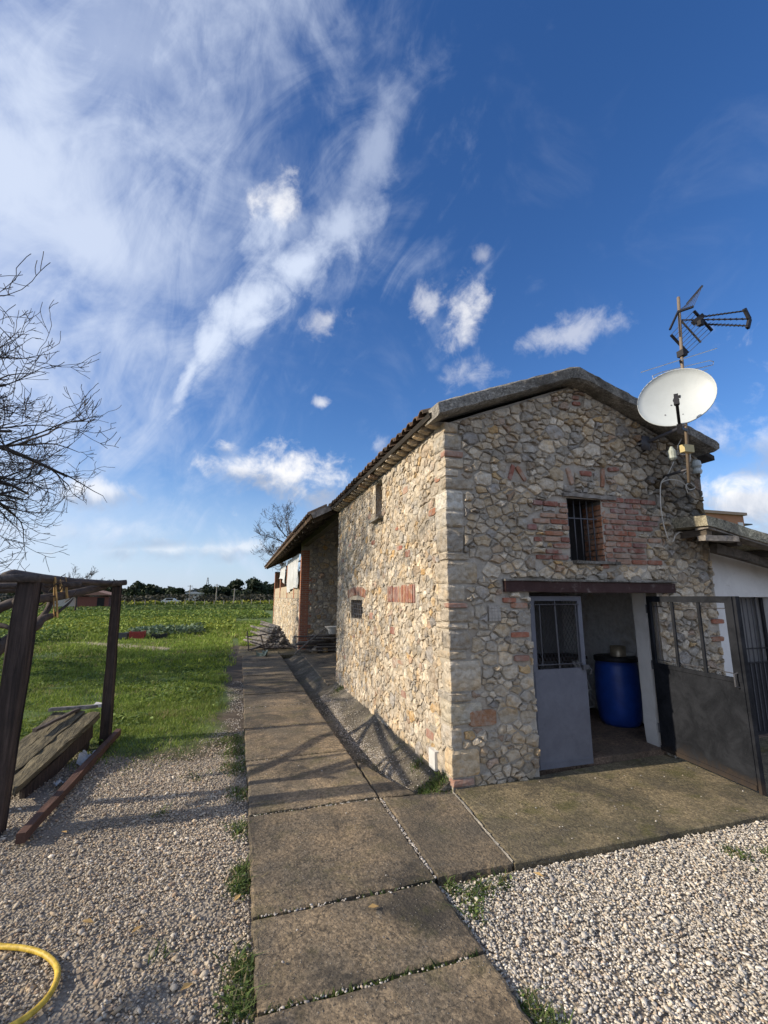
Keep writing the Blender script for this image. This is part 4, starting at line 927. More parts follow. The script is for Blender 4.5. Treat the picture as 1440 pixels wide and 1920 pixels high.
cable([at_(*p, YW) for p in [(1263, 866), (1252, 890), (1240, 905), (1238, 930), (1240, 960), (1246, 990), (1254, 1012), (1262, 1015), (1266, 1005), (1275, 998), (1283, 1000)]], .007, 'white aerial cable hanging down the gable to the canopy')
cable([at_(*p, YW - .05) for p in [(1285, 800), (1278, 822), (1270, 838), (1274, 850), (1284, 852), (1292, 846), (1294, 860), (1288, 880), (1281, 890)]], .006, 'white cable looped round the junction box on the mast')
cable([at_(*p, YW) for p in [(1240, 905), (1252, 900), (1268, 900), (1284, 908), (1292, 918), (1303, 915), (1300, 910), (1292, 905), (1286, 912), (1290, 925)]], .006, 'white cable coiled at the foot of the mast')

# ------------------------------------------------------------------ things in and round the doorway
bar = thing('blue_barrel', (5.16, 5.45, .06), 'tall blue plastic barrel standing just inside the open doorway', 'barrel')
m = MB(); m.lathe((5.16, 5.45, .06), [(.02, .002), (.23, .002), (.255, .03), (.275, .10), (.287, .25), (.295, .42), (.295, .48), (.287, .65), (.275, .78), (.262, .825), (.268, .83), (.268, .85), (.24, .855)], 36); m.build('body', M_BLUE, bar, True)
m = MB(); m.lathe((5.16, 5.45, .905), [(.27, .0), (.285, .0), (.285, .055), (.27, .06), (.02, .06)], 32); m.build('lid_ring', M_DARKIRON, bar, True)
m = MB(); m.lathe((5.16, 5.39, .967), [(.10, 0), (.10, .005), (.102, .14), (.092, .14), (.09, .02)], 20); m.build('tin_can', m_plain('dull_tin', (.45, .38, .27), .4, .5), None, True, **tags('dull metal can standing on the blue barrel', 'can'))
m = MB(); m.lathe((5.35, 5.41, .967), [(.09, 0), (.10, .01), (.10, .04), (.085, .045)], 18); m.build('saucer', M_PVC, None, True, **tags('low white dish on the blue barrel beside the metal can', 'dish'))
lad = thing('folding_steps', (5.45, 6.4, .06), 'white metal folding steps leaning behind the closed door leaf', 'steps')
pa, pb = at_(1075, 1240, 5.7), at_(1120, 1328, 6.0)
for o in (0, .07):
    g = MB(); g.tube([pa + Vector((o, 0, 0)), pb + Vector((o, 0, -.02))], .014, 6); g.build('stile', M_PVC, lad)
for t in (.15, .6, .95):
    p = pa.lerp(pb, t); g = MB(); g.beam(p + Vector((-.2, .02, -.02)), p + Vector((.06, 0, .01)), .04, .02); g.build('tread', M_PVC, lad)
m = MB(); m.beam((5.30, 6.55, .065), (5.42, 6.80, .84), .36, .03, up=(0, 1, 0)); m.build('leaning_board', M_GREYWOOD, **tags('grey board leaning against the rear wall of the dim room', 'board'))
m = MB(); m.beam((4.5, 6.6, .82), (5.95, 6.6, .82), .5, .05); sh = thing('work_bench', (5.2, 6.6, 0), 'dark work bench along the rear wall inside the room', 'bench'); m.build('bench_top', M_DARKWOOD, sh)
for x in (4.55, 5.9):
    for y in (6.42, 6.8):
        g = MB(); g.box((x - .03, y - .03, .06), (x + .03, y + .03, .80)); g.build('leg', M_DARKWOOD, sh)
g = MB()
for k in range(4):
    cx, cz_ = 6.28 + .02 * k, 1.42; g.tube([(cx + .20 * math.sin(a) * (1 - .05 * k), 6.86 - .015 * k, cz_ + .27 * math.cos(a)) for a in np.linspace(0, 2 * math.pi, 22)], .014, 5)
g.tube([(6.0, 6.86, 1.75), (6.1, 6.85, 1.6), (6.22, 6.84, 1.35), (6.3, 6.85, 1.0)], .015, 5)
g.build('coiled_hose', M_DARK, **tags('dark hose coiled on the rear wall of the dim room', 'hose'))
# garden hose in the foreground
P = [atz(*p, GZ + .04) for p in [(-1500, 1700), (-700, 1738), (-350, 1768), (-160, 1758), (-60, 1766), (0, 1774), (45, 1778), (80, 1788), (102, 1806), (108, 1828), (96, 1860), (66, 1894), (20, 1925), (-60, 1960), (-250, 2010), (-600, 2040), (-1200, 2050)]]; Q = []
for i in range(len(P) - 1):
    p0, p1, p2, p3 = P[max(i - 1, 0)], P[i], P[i + 1], P[min(i + 2, len(P) - 1)]
    for t in np.linspace(0, 1, 7)[:-1]: Q.append(.5 * ((2 * p1) + (p2 - p0) * t + (2 * p0 - 5 * p1 + 4 * p2 - p3) * t * t + (3 * p1 - p0 - 3 * p2 + p3) * t**3))
g = MB(); g.tube(Q + [P[-1]], .0135, 10); g.build('garden_hose', M_YELLOW, None, True, **tags('yellow garden hose curving over the gravel in the corner', 'hose'))

# ------------------------------------------------------------------ pergola on the left
pg = thing('timber_pergola', (-1.72, 4.67, GZ), 'weathered timber pergola of square posts and grey poles', 'pergola')
def post(p, q, w, lab=None):
    m = MB(); p, q = Vector(p), Vector(q); rings = []
    for k in range(9):
        t = k / 8; c = p.lerp(q, t); e = w / 2 * (1.0 + .05 * math.sin(5 * t + p.y)); j = lambda: rng.uniform(-.005, .005); b = .012
        rings.append([(c.x + sx * e - sx * bx_ * b + j(), c.y + sy * e - sy * by_ * b + j(), c.z) for sx, sy, bx_, by_ in ((-1, -1, 1, 0), (-1, -1, 0, 1), (1, -1, 0, 1), (1, -1, 1, 0), (1, 1, 1, 0), (1, 1, 0, 1), (-1, 1, 0, 1), (-1, 1, 1, 0))])
        rings[-1] = [rings[-1][i] for i in (1, 2, 3, 4, 5, 6, 7, 0)]
    m.rings(rings); return m.build('post', M_DARKWOOD, pg)
post((-1.755, 4.70, GZ - .05), (-1.745, 4.70, 1.92), .145); post((-1.545, 7.02, GZ - .05), (-1.60, 7.03, 1.945), .112); post((-3.9, 4.7, GZ - .05), (-3.9, 4.7, 1.92), .14); post((-3.8, 7.0, GZ - .05), (-3.8, 7.0, 1.92), .13)
def log(pts, rs, mat=M_LOG, n=8): g = MB(); g.tube(pts, rs, n, j=.07); return g.build('rail', mat, pg, True)
log([at_(10, 1081, 4.62), at_(24, 1078, 4.72), at_(80, 1085, 5.3), at_(140, 1091, 6.1), at_(215, 1094, 7.05)], [.040, .048, .046, .040, .034])
log([(-4.3, 4.64, 1.94), (-3.0, 4.63, 1.955), (-2.0, 4.62, 1.945), at_(75, 1084, 4.62)], [.042, .040, .036, .038])
log([(-4.2, 7.06, 1.90), (-3.0, 7.05, 1.94), at_(150, 1100, 7.0), at_(237, 1092, 6.95)], [.05, .045, .045, .035])
log([at_(30, 1128, 4.9), at_(100, 1120, 5.6), at_(150, 1110, 6.3), at_(195, 1100, 6.98)], [.035, .045, .05, .05])
log([(-3.9, 4.9, 1.80), (-3.1, 5.7, 1.86), (-2.6, 6.4, 1.88), at_(185, 1098, 7.05)], [.045, .045, .045, .04])
log([(-4.1, 5.6, 1.86), (-2.9, 5.65, 1.88), (-1.66, 5.75, 1.93)], [.03, .03, .028])
log([(-3.85, 4.6, 1.95), (-3.8, 5.8, 1.97), (-3.75, 7.2, 1.93)], [.04, .04, .035])
for px_, y0, y1, yy in ((103, 1082, 1158, 5.45), (122, 1083, 1122, 5.75), (112, 1086, 1110, 5.6)):
    g = MB(); a, b = at_(px_, y0, yy), at_(px_ + 2, y1, yy)
    for k in range(3): o = Vector((rng.uniform(-.02, .02), rng.uniform(-.02, .02), 0)); g.tube([a + o * .3, a.lerp(b, .5) + o, b + o * 1.3], .007, 4)
    g.build('raffia_tie', M_RAFFIA, None, **tags({103: 'long raffia strip dangling from the pergola pole', 122: 'short raffia tie on the pergola pole nearer the rear post', 112: 'thin raffia wisp between two longer ties on the pergola'}[px_], 'raffia tie'))
# vine stock climbing the near post
vine = thing('old_vine', (-2.25, 5.2, GZ), 'gnarled leafless vine trunk twisting behind the near pergola post', 'vine')
def vb(pts, rs):
    P_ = [Vector(p) for p in pts]; Q_, R_ = [], []
    for i in range(len(P_) - 1):
        p0, p1, p2, p3 = P_[max(i - 1, 0)], P_[i], P_[i + 1], P_[min(i + 2, len(P_) - 1)]
        for t in (0, .33, .67): Q_.append(.5 * ((2 * p1) + (p2 - p0) * t + (2 * p0 - 5 * p1 + 4 * p2 - p3) * t * t + (3 * p1 - p0 - 3 * p2 + p3) * t**3)); R_.append(rs[i] + (rs[i + 1] - rs[i]) * t)
    pts, rs = Q_ + [P_[-1]], R_ + [rs[-1]]; g = MB(); g.tube(pts, rs, 7, j=.14); g.build('branch', M_BARK, vine, True)
vb([(-2.3, 5.2, GZ), (-2.25, 5.15, .5), (-2.35, 5.1, .85), at_(0, 1215, 5.1), at_(25, 1195, 5.2), at_(62, 1178, 5.3), at_(80, 1160, 5.4), at_(105, 1152, 5.5)], [.07, .06, .055, .05, .05, .05, .04, .02])
vb([at_(62, 1178, 5.3), at_(88, 1145, 5.5), at_(95, 1120, 5.6), at_(75, 1100, 5.6)], [.04, .03, .025, .02])
vb([at_(0, 1215, 5.1), at_(-40, 1170, 5.1), at_(-10, 1145, 5.2), at_(30, 1128, 5.3), at_(68, 1112, 5.5)], [.05, .05, .05, .045, .03])
vb([at_(105, 1150, 5.5), at_(125, 1135, 5.6), at_(137, 1122, 5.7)], [.018, .013, .006])
vb([at_(-30, 1165, 5.1), at_(10, 1175, 5.0), at_(25, 1182, 5.0)], [.03, .02, .01])
for k in range(16):
    p = at_(rng.uniform(60, 125), rng.uniform(1090, 1140), rng.uniform(5.3, 6)); q = p + Vector((rng.uniform(-.2, .2), rng.uniform(-.2, .2), rng.uniform(-.1, .18))); vb([p, p.lerp(q, .5) + Vector((0, 0, rng.uniform(-.03, .05))), q], [.006, .005, .003])
# thick plank bench between the posts
bn = thing('plank_bench', (-1.88, 5.7, GZ), 'mossy cracked timber bench of thick planks between the pergola posts', 'bench')
RF, RN = atz(190, 1336, .37), atz(30, 1478, .13); LF_, LN = atz(100, 1336, .37), atz(-20, 1440, .13)   # the slab slopes down towards the near post
for k in range(3):
    t0, t1 = k / 3 + .012, (k + 1) / 3 - .012; m = MB(); rings = []
    for i in range(13):
        s_ = i / 12; R_, L_ = RN.lerp(RF, s_), LN.lerp(LF_, s_); j = lambda q=.007: Vector((rng.uniform(-q, q), rng.uniform(-q, q), rng.uniform(-q, q))); a_, b_ = R_.lerp(L_, t0), R_.lerp(L_, t1); dz = Vector((0, 0, .065 if k == 0 else .05)); up_ = Vector((0, 0, .012 * (k == 1)))
        mid = a_.lerp(b_, .5) + Vector((0, 0, .008)); rings.append([a_ - dz + j(), b_ - dz + j(), b_ + up_ + j(.011), mid + up_ + j(.011), a_ + up_ + j(.011)])
    m.rings(rings); m.build('plank', M_OLDPLANK, bn)
m = MB(); m.beam(RN + Vector((-.03, .25, -.17)), RF + Vector((-.08, -.03, -.20)), .04, .16, j=.006, seg=10); m.build('side_board', M_DARKWOOD, bn)
for p_ in (RF.lerp(LF_, .5) + Vector((0, -.15, 0)), RN.lerp(LN, .5) + Vector((0, .5, .05))):
    m = MB(); m.box((p_.x - .2, p_.y - .06, GZ - .02), (p_.x + .2, p_.y + .06, p_.z - .09), j=.008); m.build('leg', M_DARKWOOD, bn)
m = MB(); m.beam((-2.20, 7.02, .405), (-1.66, 6.98, .415), .10, .03, j=.004, seg=4); m.build('loose_batten', M_GREYWOOD, **tags('thin grey batten lying across the far end of the plank bench', 'batten'))
m = MB(); m.beam((-2.08, 6.25, .345), (-1.85, 6.9, .415), .05, .03, j=.006, seg=5); m.build('loose_stick', M_LOG, **tags('dark stick lying lengthwise on the mossy plank bench', 'stick'))
m = MB(); m.beam(atz(38, 1572, .02), atz(222, 1372, .03), .06, .075, j=.005, seg=12); m.build('edging_board', M_DARKWOOD_Y, **tags('reddish brown board lying on the gravel in front of the bench', 'board'))
def rag(px, py, s, nm, lab, mat):
    c = atz(px, py, GZ + .05); n = 9; pts = []
    for i in range(n):
        for k in range(n): pts.append((c.x + s * (i / 8 - .5) * 1.0 + .02 * rng.random(), c.y + s * (k / 8 - .5) * 1.6, c.z + s * .9 * (vnoise(i * .55 + px, k * .55 + py) - .3)))
    fs = [(i * n + k, (i + 1) * n + k, (i + 1) * n + k + 1, i * n + k + 1) for i in range(n - 1) for k in range(n - 1)]
    mesh_obj(nm, pts, fs, mat, None, None, True, **tags(lab, 'litter'))
M_RAG = m_plain('pale_rag', (.40, .43, .45), .8)
rag(163, 1425, .16, 'rag', 'crumpled pale grey rag behind the edging board', M_RAG); rag(110, 1470, .08, 'plastic_scrap', 'small grey plastic scrap on gravel under the bench', M_RAG)
rag(490, 1230, .34, 'paper_sheet', 'crumpled green and white sheet lying at the far end of the path', m_plain('faded_sheet', (.26, .30, .22), .8, 0, .5, 5))
m = MB(); m.box((-1.72, 6.98, .40), (-1.62, 7.1, .44), j=.012); m.build('pale_stone', M_WHITE, **tags('pale stone chip on the bench beside the rear post', 'stone'))

# ------------------------------------------------------------------ heaps by the barn
np_ = 0
for row in range(8):
    for cidx in range(9 - row):
        x = .92 + row * .055 + cidx * .115 + rng.uniform(-.02, .02); z = .04 + row * .095 + rng.uniform(-.012, .012); y = 16.95 + rng.uniform(-.16, .16) + .05 * row
        a = Vector((x, y, z)); b = a + Vector((rng.uniform(-.75, -.42), rng.uniform(1.0, 1.5), rng.uniform(.0, .16)))
        m = MB(); m.tube([a, a.lerp(b, .5) + Vector((rng.uniform(-.02, .02), 0, rng.uniform(-.015, .015))), b], [.05, .046, .036], 7, j=.07); m.build('wooden_pole', M_GREYWOOD, None, False, **tags('grey weathered pole in the heap against the sunlit barn wall', 'pole', 'poles heaped beside the barn corner'))
for k in range(7):
    a = Vector((.35 + .12 * k, 16.5 + rng.uniform(-.1, .5), .01 + .012 * k)); d = Vector((rng.uniform(.3, .9), rng.uniform(-.2, .5), rng.uniform(.0, .1))); m = MB(); m.beam(a, a + d, rng.uniform(.07, .14), .025, j=.004, seg=2); m.build('scrap_board', M_GREYWOOD if k % 2 else M_LOG, None, **tags('loose scrap board on the ground before the pole heap', 'board', 'loose boards before the pole heap'))
tr = thing('broken_trestle', (.55, 16.5, -.03), 'dark wooden trestle standing askew in front of the pole heap', 'trestle')
for p, q in (((.38, 16.45, 0), (.30, 16.7, .62)), ((.45, 16.4, .02), (1.45, 16.5, .42)), ((.34, 16.6, .45), (1.3, 16.65, .55)), ((.9, 16.5, .0), (.75, 16.55, .5)), ((.4, 16.42, .3), (1.1, 16.45, .08))):
    m = MB(); m.beam(p, q, .03, .035); m.build('bar', M_LOG, tr)
for k in range(28):
    a = rng.uniform(-.35, .35); c = Vector((2.75 + rng.uniform(-.3, .35), 15.5 + rng.uniform(-.25, .25), .05 + k * .018)); L = rng.uniform(.8, 1.5) * .5; d = Vector((math.cos(a), math.sin(a), rng.uniform(-.06, .06)))
    m = MB(); m.beam(c - d * L, c + d * L, rng.uniform(.08, .16), .025, j=.005, seg=2); m.build('scrap_plank', M_GREYWOOD if k % 2 else M_LOG, None, **tags('scrap plank in the low stack inside the open bay', 'plank', 'scrap planks stacked in the open bay'))
for k, x in enumerate((2.4, 2.75, 3.2)):
    m = MB(); m.lathe((x, 15.25 + .05 * k, -.01), [(.02, 0), (.09, .01), (.105, .06), (.09, .13), (.05, .16), (.01, .165)], 9, stone_col(.8)); m.build('field_stone', M_STONE, None, **tags(['round stone at the left foot of the scrap plank stack', 'round stone under the middle of the scrap plank stack', 'round stone at the right foot of the scrap plank stack'][k], 'stone'))
m = MB(); m.lathe((3.02, 15.4, .56), [(.12, 0), (.15, .02), (.17, .14), (.26, .23), (.28, .25), (.26, .255), (.22, .21), (.10, .17)], 20); m.build('white_basin', M_PVC, None, True, **tags('white basin resting on the scrap plank stack', 'basin'))
m = MB(); m.tube([(1.75, 15.1, .0), (2.3, 15.35, .42), (2.75, 15.5, .72)], .022, 6); m.build('leaning_stick', M_GREYWOOD, **tags('long thin stick leaning on the scrap plank stack', 'stick'))
# crates at the edge of the crop
def crate(x, y, w, d, h, mat, lab):
    t = thing('crate', (x, y, GZ), lab, 'crate')
    for nm, a, b in (('side', (x - w / 2, y - d / 2, GZ), (x + w / 2, y - d / 2 + .03, h)), ('side', (x - w / 2, y + d / 2 - .03, GZ), (x + w / 2, y + d / 2, h)), ('end', (x - w / 2, y - d / 2 + .03, GZ), (x - w / 2 + .03, y + d / 2 - .03, h + .03)), ('end', (x + w / 2 - .03, y - d / 2 + .03, GZ), (x + w / 2, y + d / 2 - .03, h + .03)), ('base', (x - w / 2 + .03, y - d / 2 + .03, GZ + .01), (x + w / 2 - .03, y + d / 2 - .03, GZ + .04))):
        m = MB(); m.box(a, b); m.build(nm, mat, t)
crate(-4.1, 22.3, .58, .4, .30, M_RED, 'red plastic crate on the grass at the crop edge')
crate(-4.75, 22.4, .55, .4, .26, M_IRON, 'grey crate just left of the red crate'); crate(-3.25, 22.4, .6, .4, .18, M_DARKIRON, 'low dark crate just right of the red crate')

# ------------------------------------------------------------------ far things
tw_ = thing('brick_tower_house', (84, 60, 0), 'distant orange brick building beyond the annex roof', 'building')
m = MB(); m.box((77, 58, 0), (86.5, 68, 16.2)); m.build('wall', m_plain('far_brick', (.36, .17, .09), .9, 0, .15, .4), tw_)
m = MB(); m.box((76.6, 57.6, 16.2), (87, 68.5, 16.7)); m.build('parapet', m_plain('far_concrete', (.35, .25, .18), .9), tw_)
for x in (84.9,): 
    for z in (13.4, 10): m = MB(); m.box((x, 57.9, z), (x + 1.2, 58.05, z + 1.5)); m.build('window', M_PVC, tw_)
m = MB(); m.box((86.5, 58, 14.6), (88.6, 60, 14.8)); m.build('balcony', M_IRON, tw_)
fh = thing('red_farmhouse', (-21.5, 84, 0), 'distant low house with red wall and tiled roof behind the pergola', 'house')
m = MB(); m.box((-24, 82, 0), (-19.6, 88, 1.75)); m.build('wall', m_plain('far_red', (.15, .055, .04), .9), fh)
m = MB(); m.box((-27.5, 83, 0), (-24, 88, 1.9)); m.build('outhouse', m_plain('far_grey', (.40, .38, .35), .9), fh)
m = MB(); m.rings([[(-25, y, 1.95), (-19, y, 1.95), (-22, y, 2.75)] for y in (81.5, 88.5)]); m.build('roof', m_plain('far_tile', (.26, .14, .10), .9), fh)
m = MB(); m.box((-21.2, 81.95, 0), (-20.2, 82.02, 1.6)); m.build('door', M_DARK, fh)
ws = thing('white_shed', (-14.5, 168, 0), 'distant white shed among the trees on the horizon', 'shed')
m = MB(); m.box((-17.5, 166, 0), (-11.7, 172, 2.6)); m.build('wall', M_PVC, ws); m = MB(); m.rings([[(-18, y, 2.6), (-11.2, y, 2.6), (-11.2, y, 2.8), (-14.6, y, 3.3), (-18, y, 2.8)] for y in (165.5, 172.5)]); m.build('roof', M_PVC, ws)
car = thing('parked_car', (-14.3, 108, GZ), 'tiny pale car parked at the far edge of the field', 'car')
m = MB(); m.rings([[(-15.9, y, .35), (-12.1, y, .35), (-12.1, y, .85), (-12.9, y, .95), (-13.5, y, 1.4), (-15.0, y, 1.4), (-15.7, y, .95), (-15.9, y, .85)] for y in (107.2, 108.8)]); m.build('body', M_PVC, car)
m = MB(); m.box((-14.95, 107.17, 1.0), (-13.6, 107.19, 1.33)); m.build('window', M_DARK, car)
for x in (-15.2, -12.9):
    m = MB(); m.tube([(x, 107.1, .3), (x, 108.9, .3)], .32, 12); m.build('wheel', M_DARK, car)
for k, (px_, py_, Y) in enumerate(((357, 1097, 120), (407, 1095, 115), (440, 1103, 100))):
    p = aty(px_, py_, Y); m = MB(); m.tube([(p.x, Y, GZ), (p.x, Y, p.z)], [.16, .11], 6); m.beam((p.x - .6, Y, p.z - .25), (p.x + .6, Y, p.z - .25), .1, .1)
    m.build('utility_pole', M_GREYWOOD, **tags(['slim utility pole beside the white shed', 'slim utility pole between shed and the dense tree clump', 'slim utility pole in front of the dense tree clump'][k], 'utility pole', 'utility poles across the field'))
py_ = thing('lattice_pylon', (-20, 330, 0), 'faint lattice pylon rising above the far trees', 'pylon'); c = aty(390, 1083, 330)
for sx, sy in ((-1, -1), (1, -1), (1, 1), (-1, 1)):
    m = MB(); m.tube([(c.x + sx * 1.8, 330 + sy * 1.8, 0), (c.x + sx * .2, 330 + sy * .2, c.z)], .16, 4); m.build('leg', M_IRON, py_)
for k in range(9):
    t = k / 9; w, z = 1.8 - 1.6 * t, c.z * t; t2 = (k + 1) / 9; w2, z2 = 1.8 - 1.6 * t2, c.z * t2; m = MB(); m.tube([(c.x - w, 330 - w, z), (c.x + w2, 330 - w2, z2)], .1, 4); m.build('brace', M_IRON, py_)

# ------------------------------------------------------------------ gravel (real pebbles)
ico = []
ph = (1 + 5 ** .5) / 2
for a, b in ((1, ph), (-1, ph), (1, -ph), (-1, -ph)): ico += [(0, a, b), (a, b, 0), (b, 0, a)]
ico = np.array(ico, float); ico /= np.linalg.norm(ico[0])
from itertools import combinations
IF = [t for t in combinations(range(12), 3) if all(abs(np.linalg.norm(ico[i] - ico[j]) - 1.0515) < .02 for i, j in combinations(t, 2))]
IF = np.array([t if np.dot(np.cross(ico[t[1]] - ico[t[0]], ico[t[2]] - ico[t[0]]), ico[t[0]]) > 0 else (t[0], t[2], t[1]) for t in IF])
def pebbles(name, XY, z, size, cols, mat, label_kind=STUFF):
    n = len(XY); V = np.repeat(ico[None], n, 0) * NR.uniform(.72, 1.22, (n, 12, 1))
    V = V * (size[:, None, None] * np.stack([NR.uniform(.8, 1.5, n), NR.uniform(.6, 1.0, n), NR.uniform(.34, .62, n)], -1)[:, None, :])
    th = NR.uniform(0, 2 * np.pi, n); tl = NR.normal(0, .35, n); c, s = np.cos(tl)[:, None], np.sin(tl)[:, None]
    x, y, zz = V[..., 0] * c - V[..., 2] * s, V[..., 1], V[..., 0] * s + V[..., 2] * c
    c, s = np.cos(th)[:, None], np.sin(th)[:, None]
    V = np.stack([x * c - y * s + XY[:, 0, None], x * s + y * c + XY[:, 1, None], zz + z[:, None]], -1)
    F = (IF[None] + 12 * np.arange(n)[:, None, None]).reshape(-1, 3)
    return np_mesh(name, V.reshape(-1, 3), F, mat, None, np.repeat(cols, 12, 0), **label_kind)
PP = np.array([(.40, .36, .31), (.34, .30, .26), (.46, .42, .37), (.30, .28, .26), (.24, .22, .21), (.40, .33, .25), (.52, .49, .45), (.33, .25, .19)])
def peb_cols(n, p): c = PP[NR.choice(len(PP), n, p=p)] * NR.uniform(.75, 1.2, (n, 1)); return c
def in_view(x, y, m=.25):
    a = x * math.cos(YAW) - y * math.sin(YAW); fw = x * math.sin(YAW) + y * math.cos(YAW)
    return np.abs(a) < fw * (.885 + .02) + m
def scatter(x0, x1, y0, y1, dens, keep=None):
    n = int((x1 - x0) * (y1 - y0) * dens); x, y = NR.uniform(x0, x1, n), NR.uniform(y0, y1, n); k = in_view(x, y, .6)
    if keep is not None: k &= keep(x, y)
    return np.stack([x[k], y[k]], -1)
def keepL(x, y): return (fbm(x * 1.7 + 3, y * 1.7, 11) + .35 * NR.random(len(x)) < .80) & (NR.random(len(x)) < np.clip((6.9 - y - 1.6 * (fbm(x * 1.5, y * 1.5) - .5)) / 1.0, 0.0, 1)) & (x < .16)
A = scatter(-3.6, .155, 1.5, 4.2, 6400, keepL); B = scatter(-4.2, .155, 4.2, 7.0, 4400, keepL)
XY = np.vstack([A, B]); n = len(XY)
pebbles('gravel_left', XY, GZ + .012 + NR.uniform(-.004, .016, n), NR.uniform(.0042, .0108, n) * np.where(NR.random(n) < .04, 2.1, 1), peb_cols(n, [.2, .19, .12, .14, .1, .12, .04, .09]) * np.array((1.24, 1.19, 1.08)) * (.62 + .7 * fbm(XY[:, 0] * 1.3, XY[:, 1] * 1.3, 3))[:, None], M_PEBBLE)
XY = scatter(1.32, 6.5, 1.4, 3.05, 7000, lambda x, y: (x > 1.325)); n = len(XY)
pebbles('gravel_right', XY, GZ + .012 + NR.uniform(-.004, .018, n), NR.uniform(.0042, .0110, n) * np.where(NR.random(n) < .04, 1.9, 1), peb_cols(n, [.22, .15, .22, .12, .08, .08, .1, .03]) * np.array((1.34, 1.34, 1.29)) * (.8 + .4 * fbm(XY[:, 0] * 1.5, XY[:, 1] * 1.5, 6))[:, None], M_PEBBLE)
XY = np.vstack([scatter(.2, 1.28, 1.6, 9, 5), scatter(1.5, 1.8, 4.5, 9.5, 4200, lambda x, y: NR.random(len(x)) < np.exp(-((x - 1.66 + .05 * np.sin(y * 2)) / .07) ** 2)), scatter(1.4, 1.98, 4.5, 9.5, 420), scatter(2.1, 6, 3.1, 4.2, 10), scatter(-.4, .16, 6.6, 11, 1100, lambda x, y: fbm(x * 4, y * 2, 17) > .47)]); n = len(XY)
zz = np.where((XY[:, 0] > 1.31) & (XY[:, 0] < 2.0) & (XY[:, 1] > 4.4), np.interp(XY[:, 0], [1.31, 1.42, 1.6, 1.74, 1.92, 2.06], [-.15, -.215, -.20, -.12, -.03, .075]) + .006, np.where(XY[:, 0] < .165, GZ + .02, .006))
JP = np.vstack([np.stack([NR.uniform(.2, 1.29, 60), yy - .012 + NR.normal(0, .006, 60)], -1) for yy in yj[1:9]] + [np.stack([1.322 + NR.normal(0, .006, 220), NR.uniform(3.1, 4.35, 220)], -1)]); XY = np.vstack([XY, JP])
zz = np.concatenate([zz, np.full(len(JP), -.012)]); n = len(XY)
pebbles('gravel_strays', XY, zz, NR.uniform(.005, .011, n), peb_cols(n, [.2, .15, .2, .1, .05, .1, .2, 0]), M_PEBBLE)

# ------------------------------------------------------------------ grass and weeds
def blades(name, XY, z, h, w, cols, lean=.5, mat=M_GRASS, **props):
    n = len(XY); a = NR.uniform(0, 2 * np.pi, n); dx, dy = np.cos(a), np.sin(a); b = NR.uniform(0, 2 * np.pi, n); L = h * NR.uniform(.1, lean, n) * 1.5
    bx, by = np.cos(b) * L, np.sin(b) * L; base = np.stack([XY[:, 0], XY[:, 1], z], -1)
    side = np.stack([dx * w, dy * w, 0 * w], -1); mid = base + np.stack([bx * .35, by * .35, h * .6], -1); tip = base + np.stack([bx, by, h * NR.uniform(.75, 1.0, n)], -1)
    V = np.stack([base - side, base + side, mid + side * .8, mid - side * .8, tip], 1).reshape(-1, 3)
    o = 5 * np.arange(n)[:, None]; F = np.concatenate([o + [0, 1, 2], o + [0, 2, 3], o + [3, 2, 4]], 0)
    return np_mesh(name, V, F, mat, None, np.repeat(cols, 5, 0), **props)
def gcol(n, lo=(.095, .165, .02), hi=(.35, .44, .08)): t = NR.random((n, 1)) ** 1.3; return np.array(lo) * (1 - t) + np.array(hi) * t
def lawn_keep(x, y):
    bald = fbm(x * .9 + 4, y * .9, 2) ; edge = np.clip((y - 6.3 + 1.4 * (fbm(x * 1.2, y * 1.2, 8) - .5)) / 1.2, 0, 1) * np.clip((-.12 - x + .5 * (fbm(x * 2, y * 2, 3) - .5)) / .35, .0, 1)
    track = np.exp(-((y - (19.9 - .91 * (x + 4.4))) / .9) ** 2) * (x < -2.2) * (x > -6.6)             # worn dry patch by the crates
    return NR.random(len(x)) < edge * np.where(bald > .68, .2, 1) * (1 - .93 * track)
parts = [(scatter(-5, .1, 6.0, 9.5, 3400, lawn_keep), .055, .0032), (scatter(-8, .1, 9.5, 14, 1500, lawn_keep), .07, .005), (scatter(-12, .1, 14, 22, 520, lawn_keep), .10, .010), (scatter(-16, 1.9, 22, 36, 200, None), .16, .02), (scatter(.05, 1.6, 18.6, 22, 500, None), .12, .01)]
XY = np.vstack([p for p, _, _ in parts]); hh = np.concatenate([np.full(len(p), h) for p, h, _ in parts]); ww = np.concatenate([np.full(len(p), w) for p, _, w in parts]); n = len(XY)
pat = fbm(XY[:, 0] * .7, XY[:, 1] * .7, 5); hh = hh * NR.uniform(.5, 1.4, n) * (.25 + 1.1 * pat + 1.3 * np.clip(fbm(XY[:, 0] * 2.6, XY[:, 1] * 2.6, 12) - .5, 0, 1) * 2)
gc = gcol(n) * (.65 + .8 * fbm(XY[:, 0] * .5, XY[:, 1] * .5, 9))[:, None]; dry = NR.random(n) < .05 + .3 * np.clip(fbm(XY[:, 0] * 1.1, XY[:, 1] * 1.1, 21) - .58, 0, 1) * 4; gc[dry] = (.30, .26, .12)
yel = (np.abs(XY[:, 1] - 13.6) < .9) & (XY[:, 0] > -2.6) & (NR.random(n) < .5); gc[yel] = gc[yel] * 1.2 + np.array((.10, .09, .0))
blades('lawn_grass', XY, lawn_z(XY[:, 0], XY[:, 1]), hh, ww, gc, .8, **STUFF)
XY = scatter(-8, -.2, 6.6, 16, 160, lambda x, y: (fbm(x * 1.4, y * 1.4, 31) > .52) & lawn_keep(x, y)); n = len(XY); LW_XY = XY
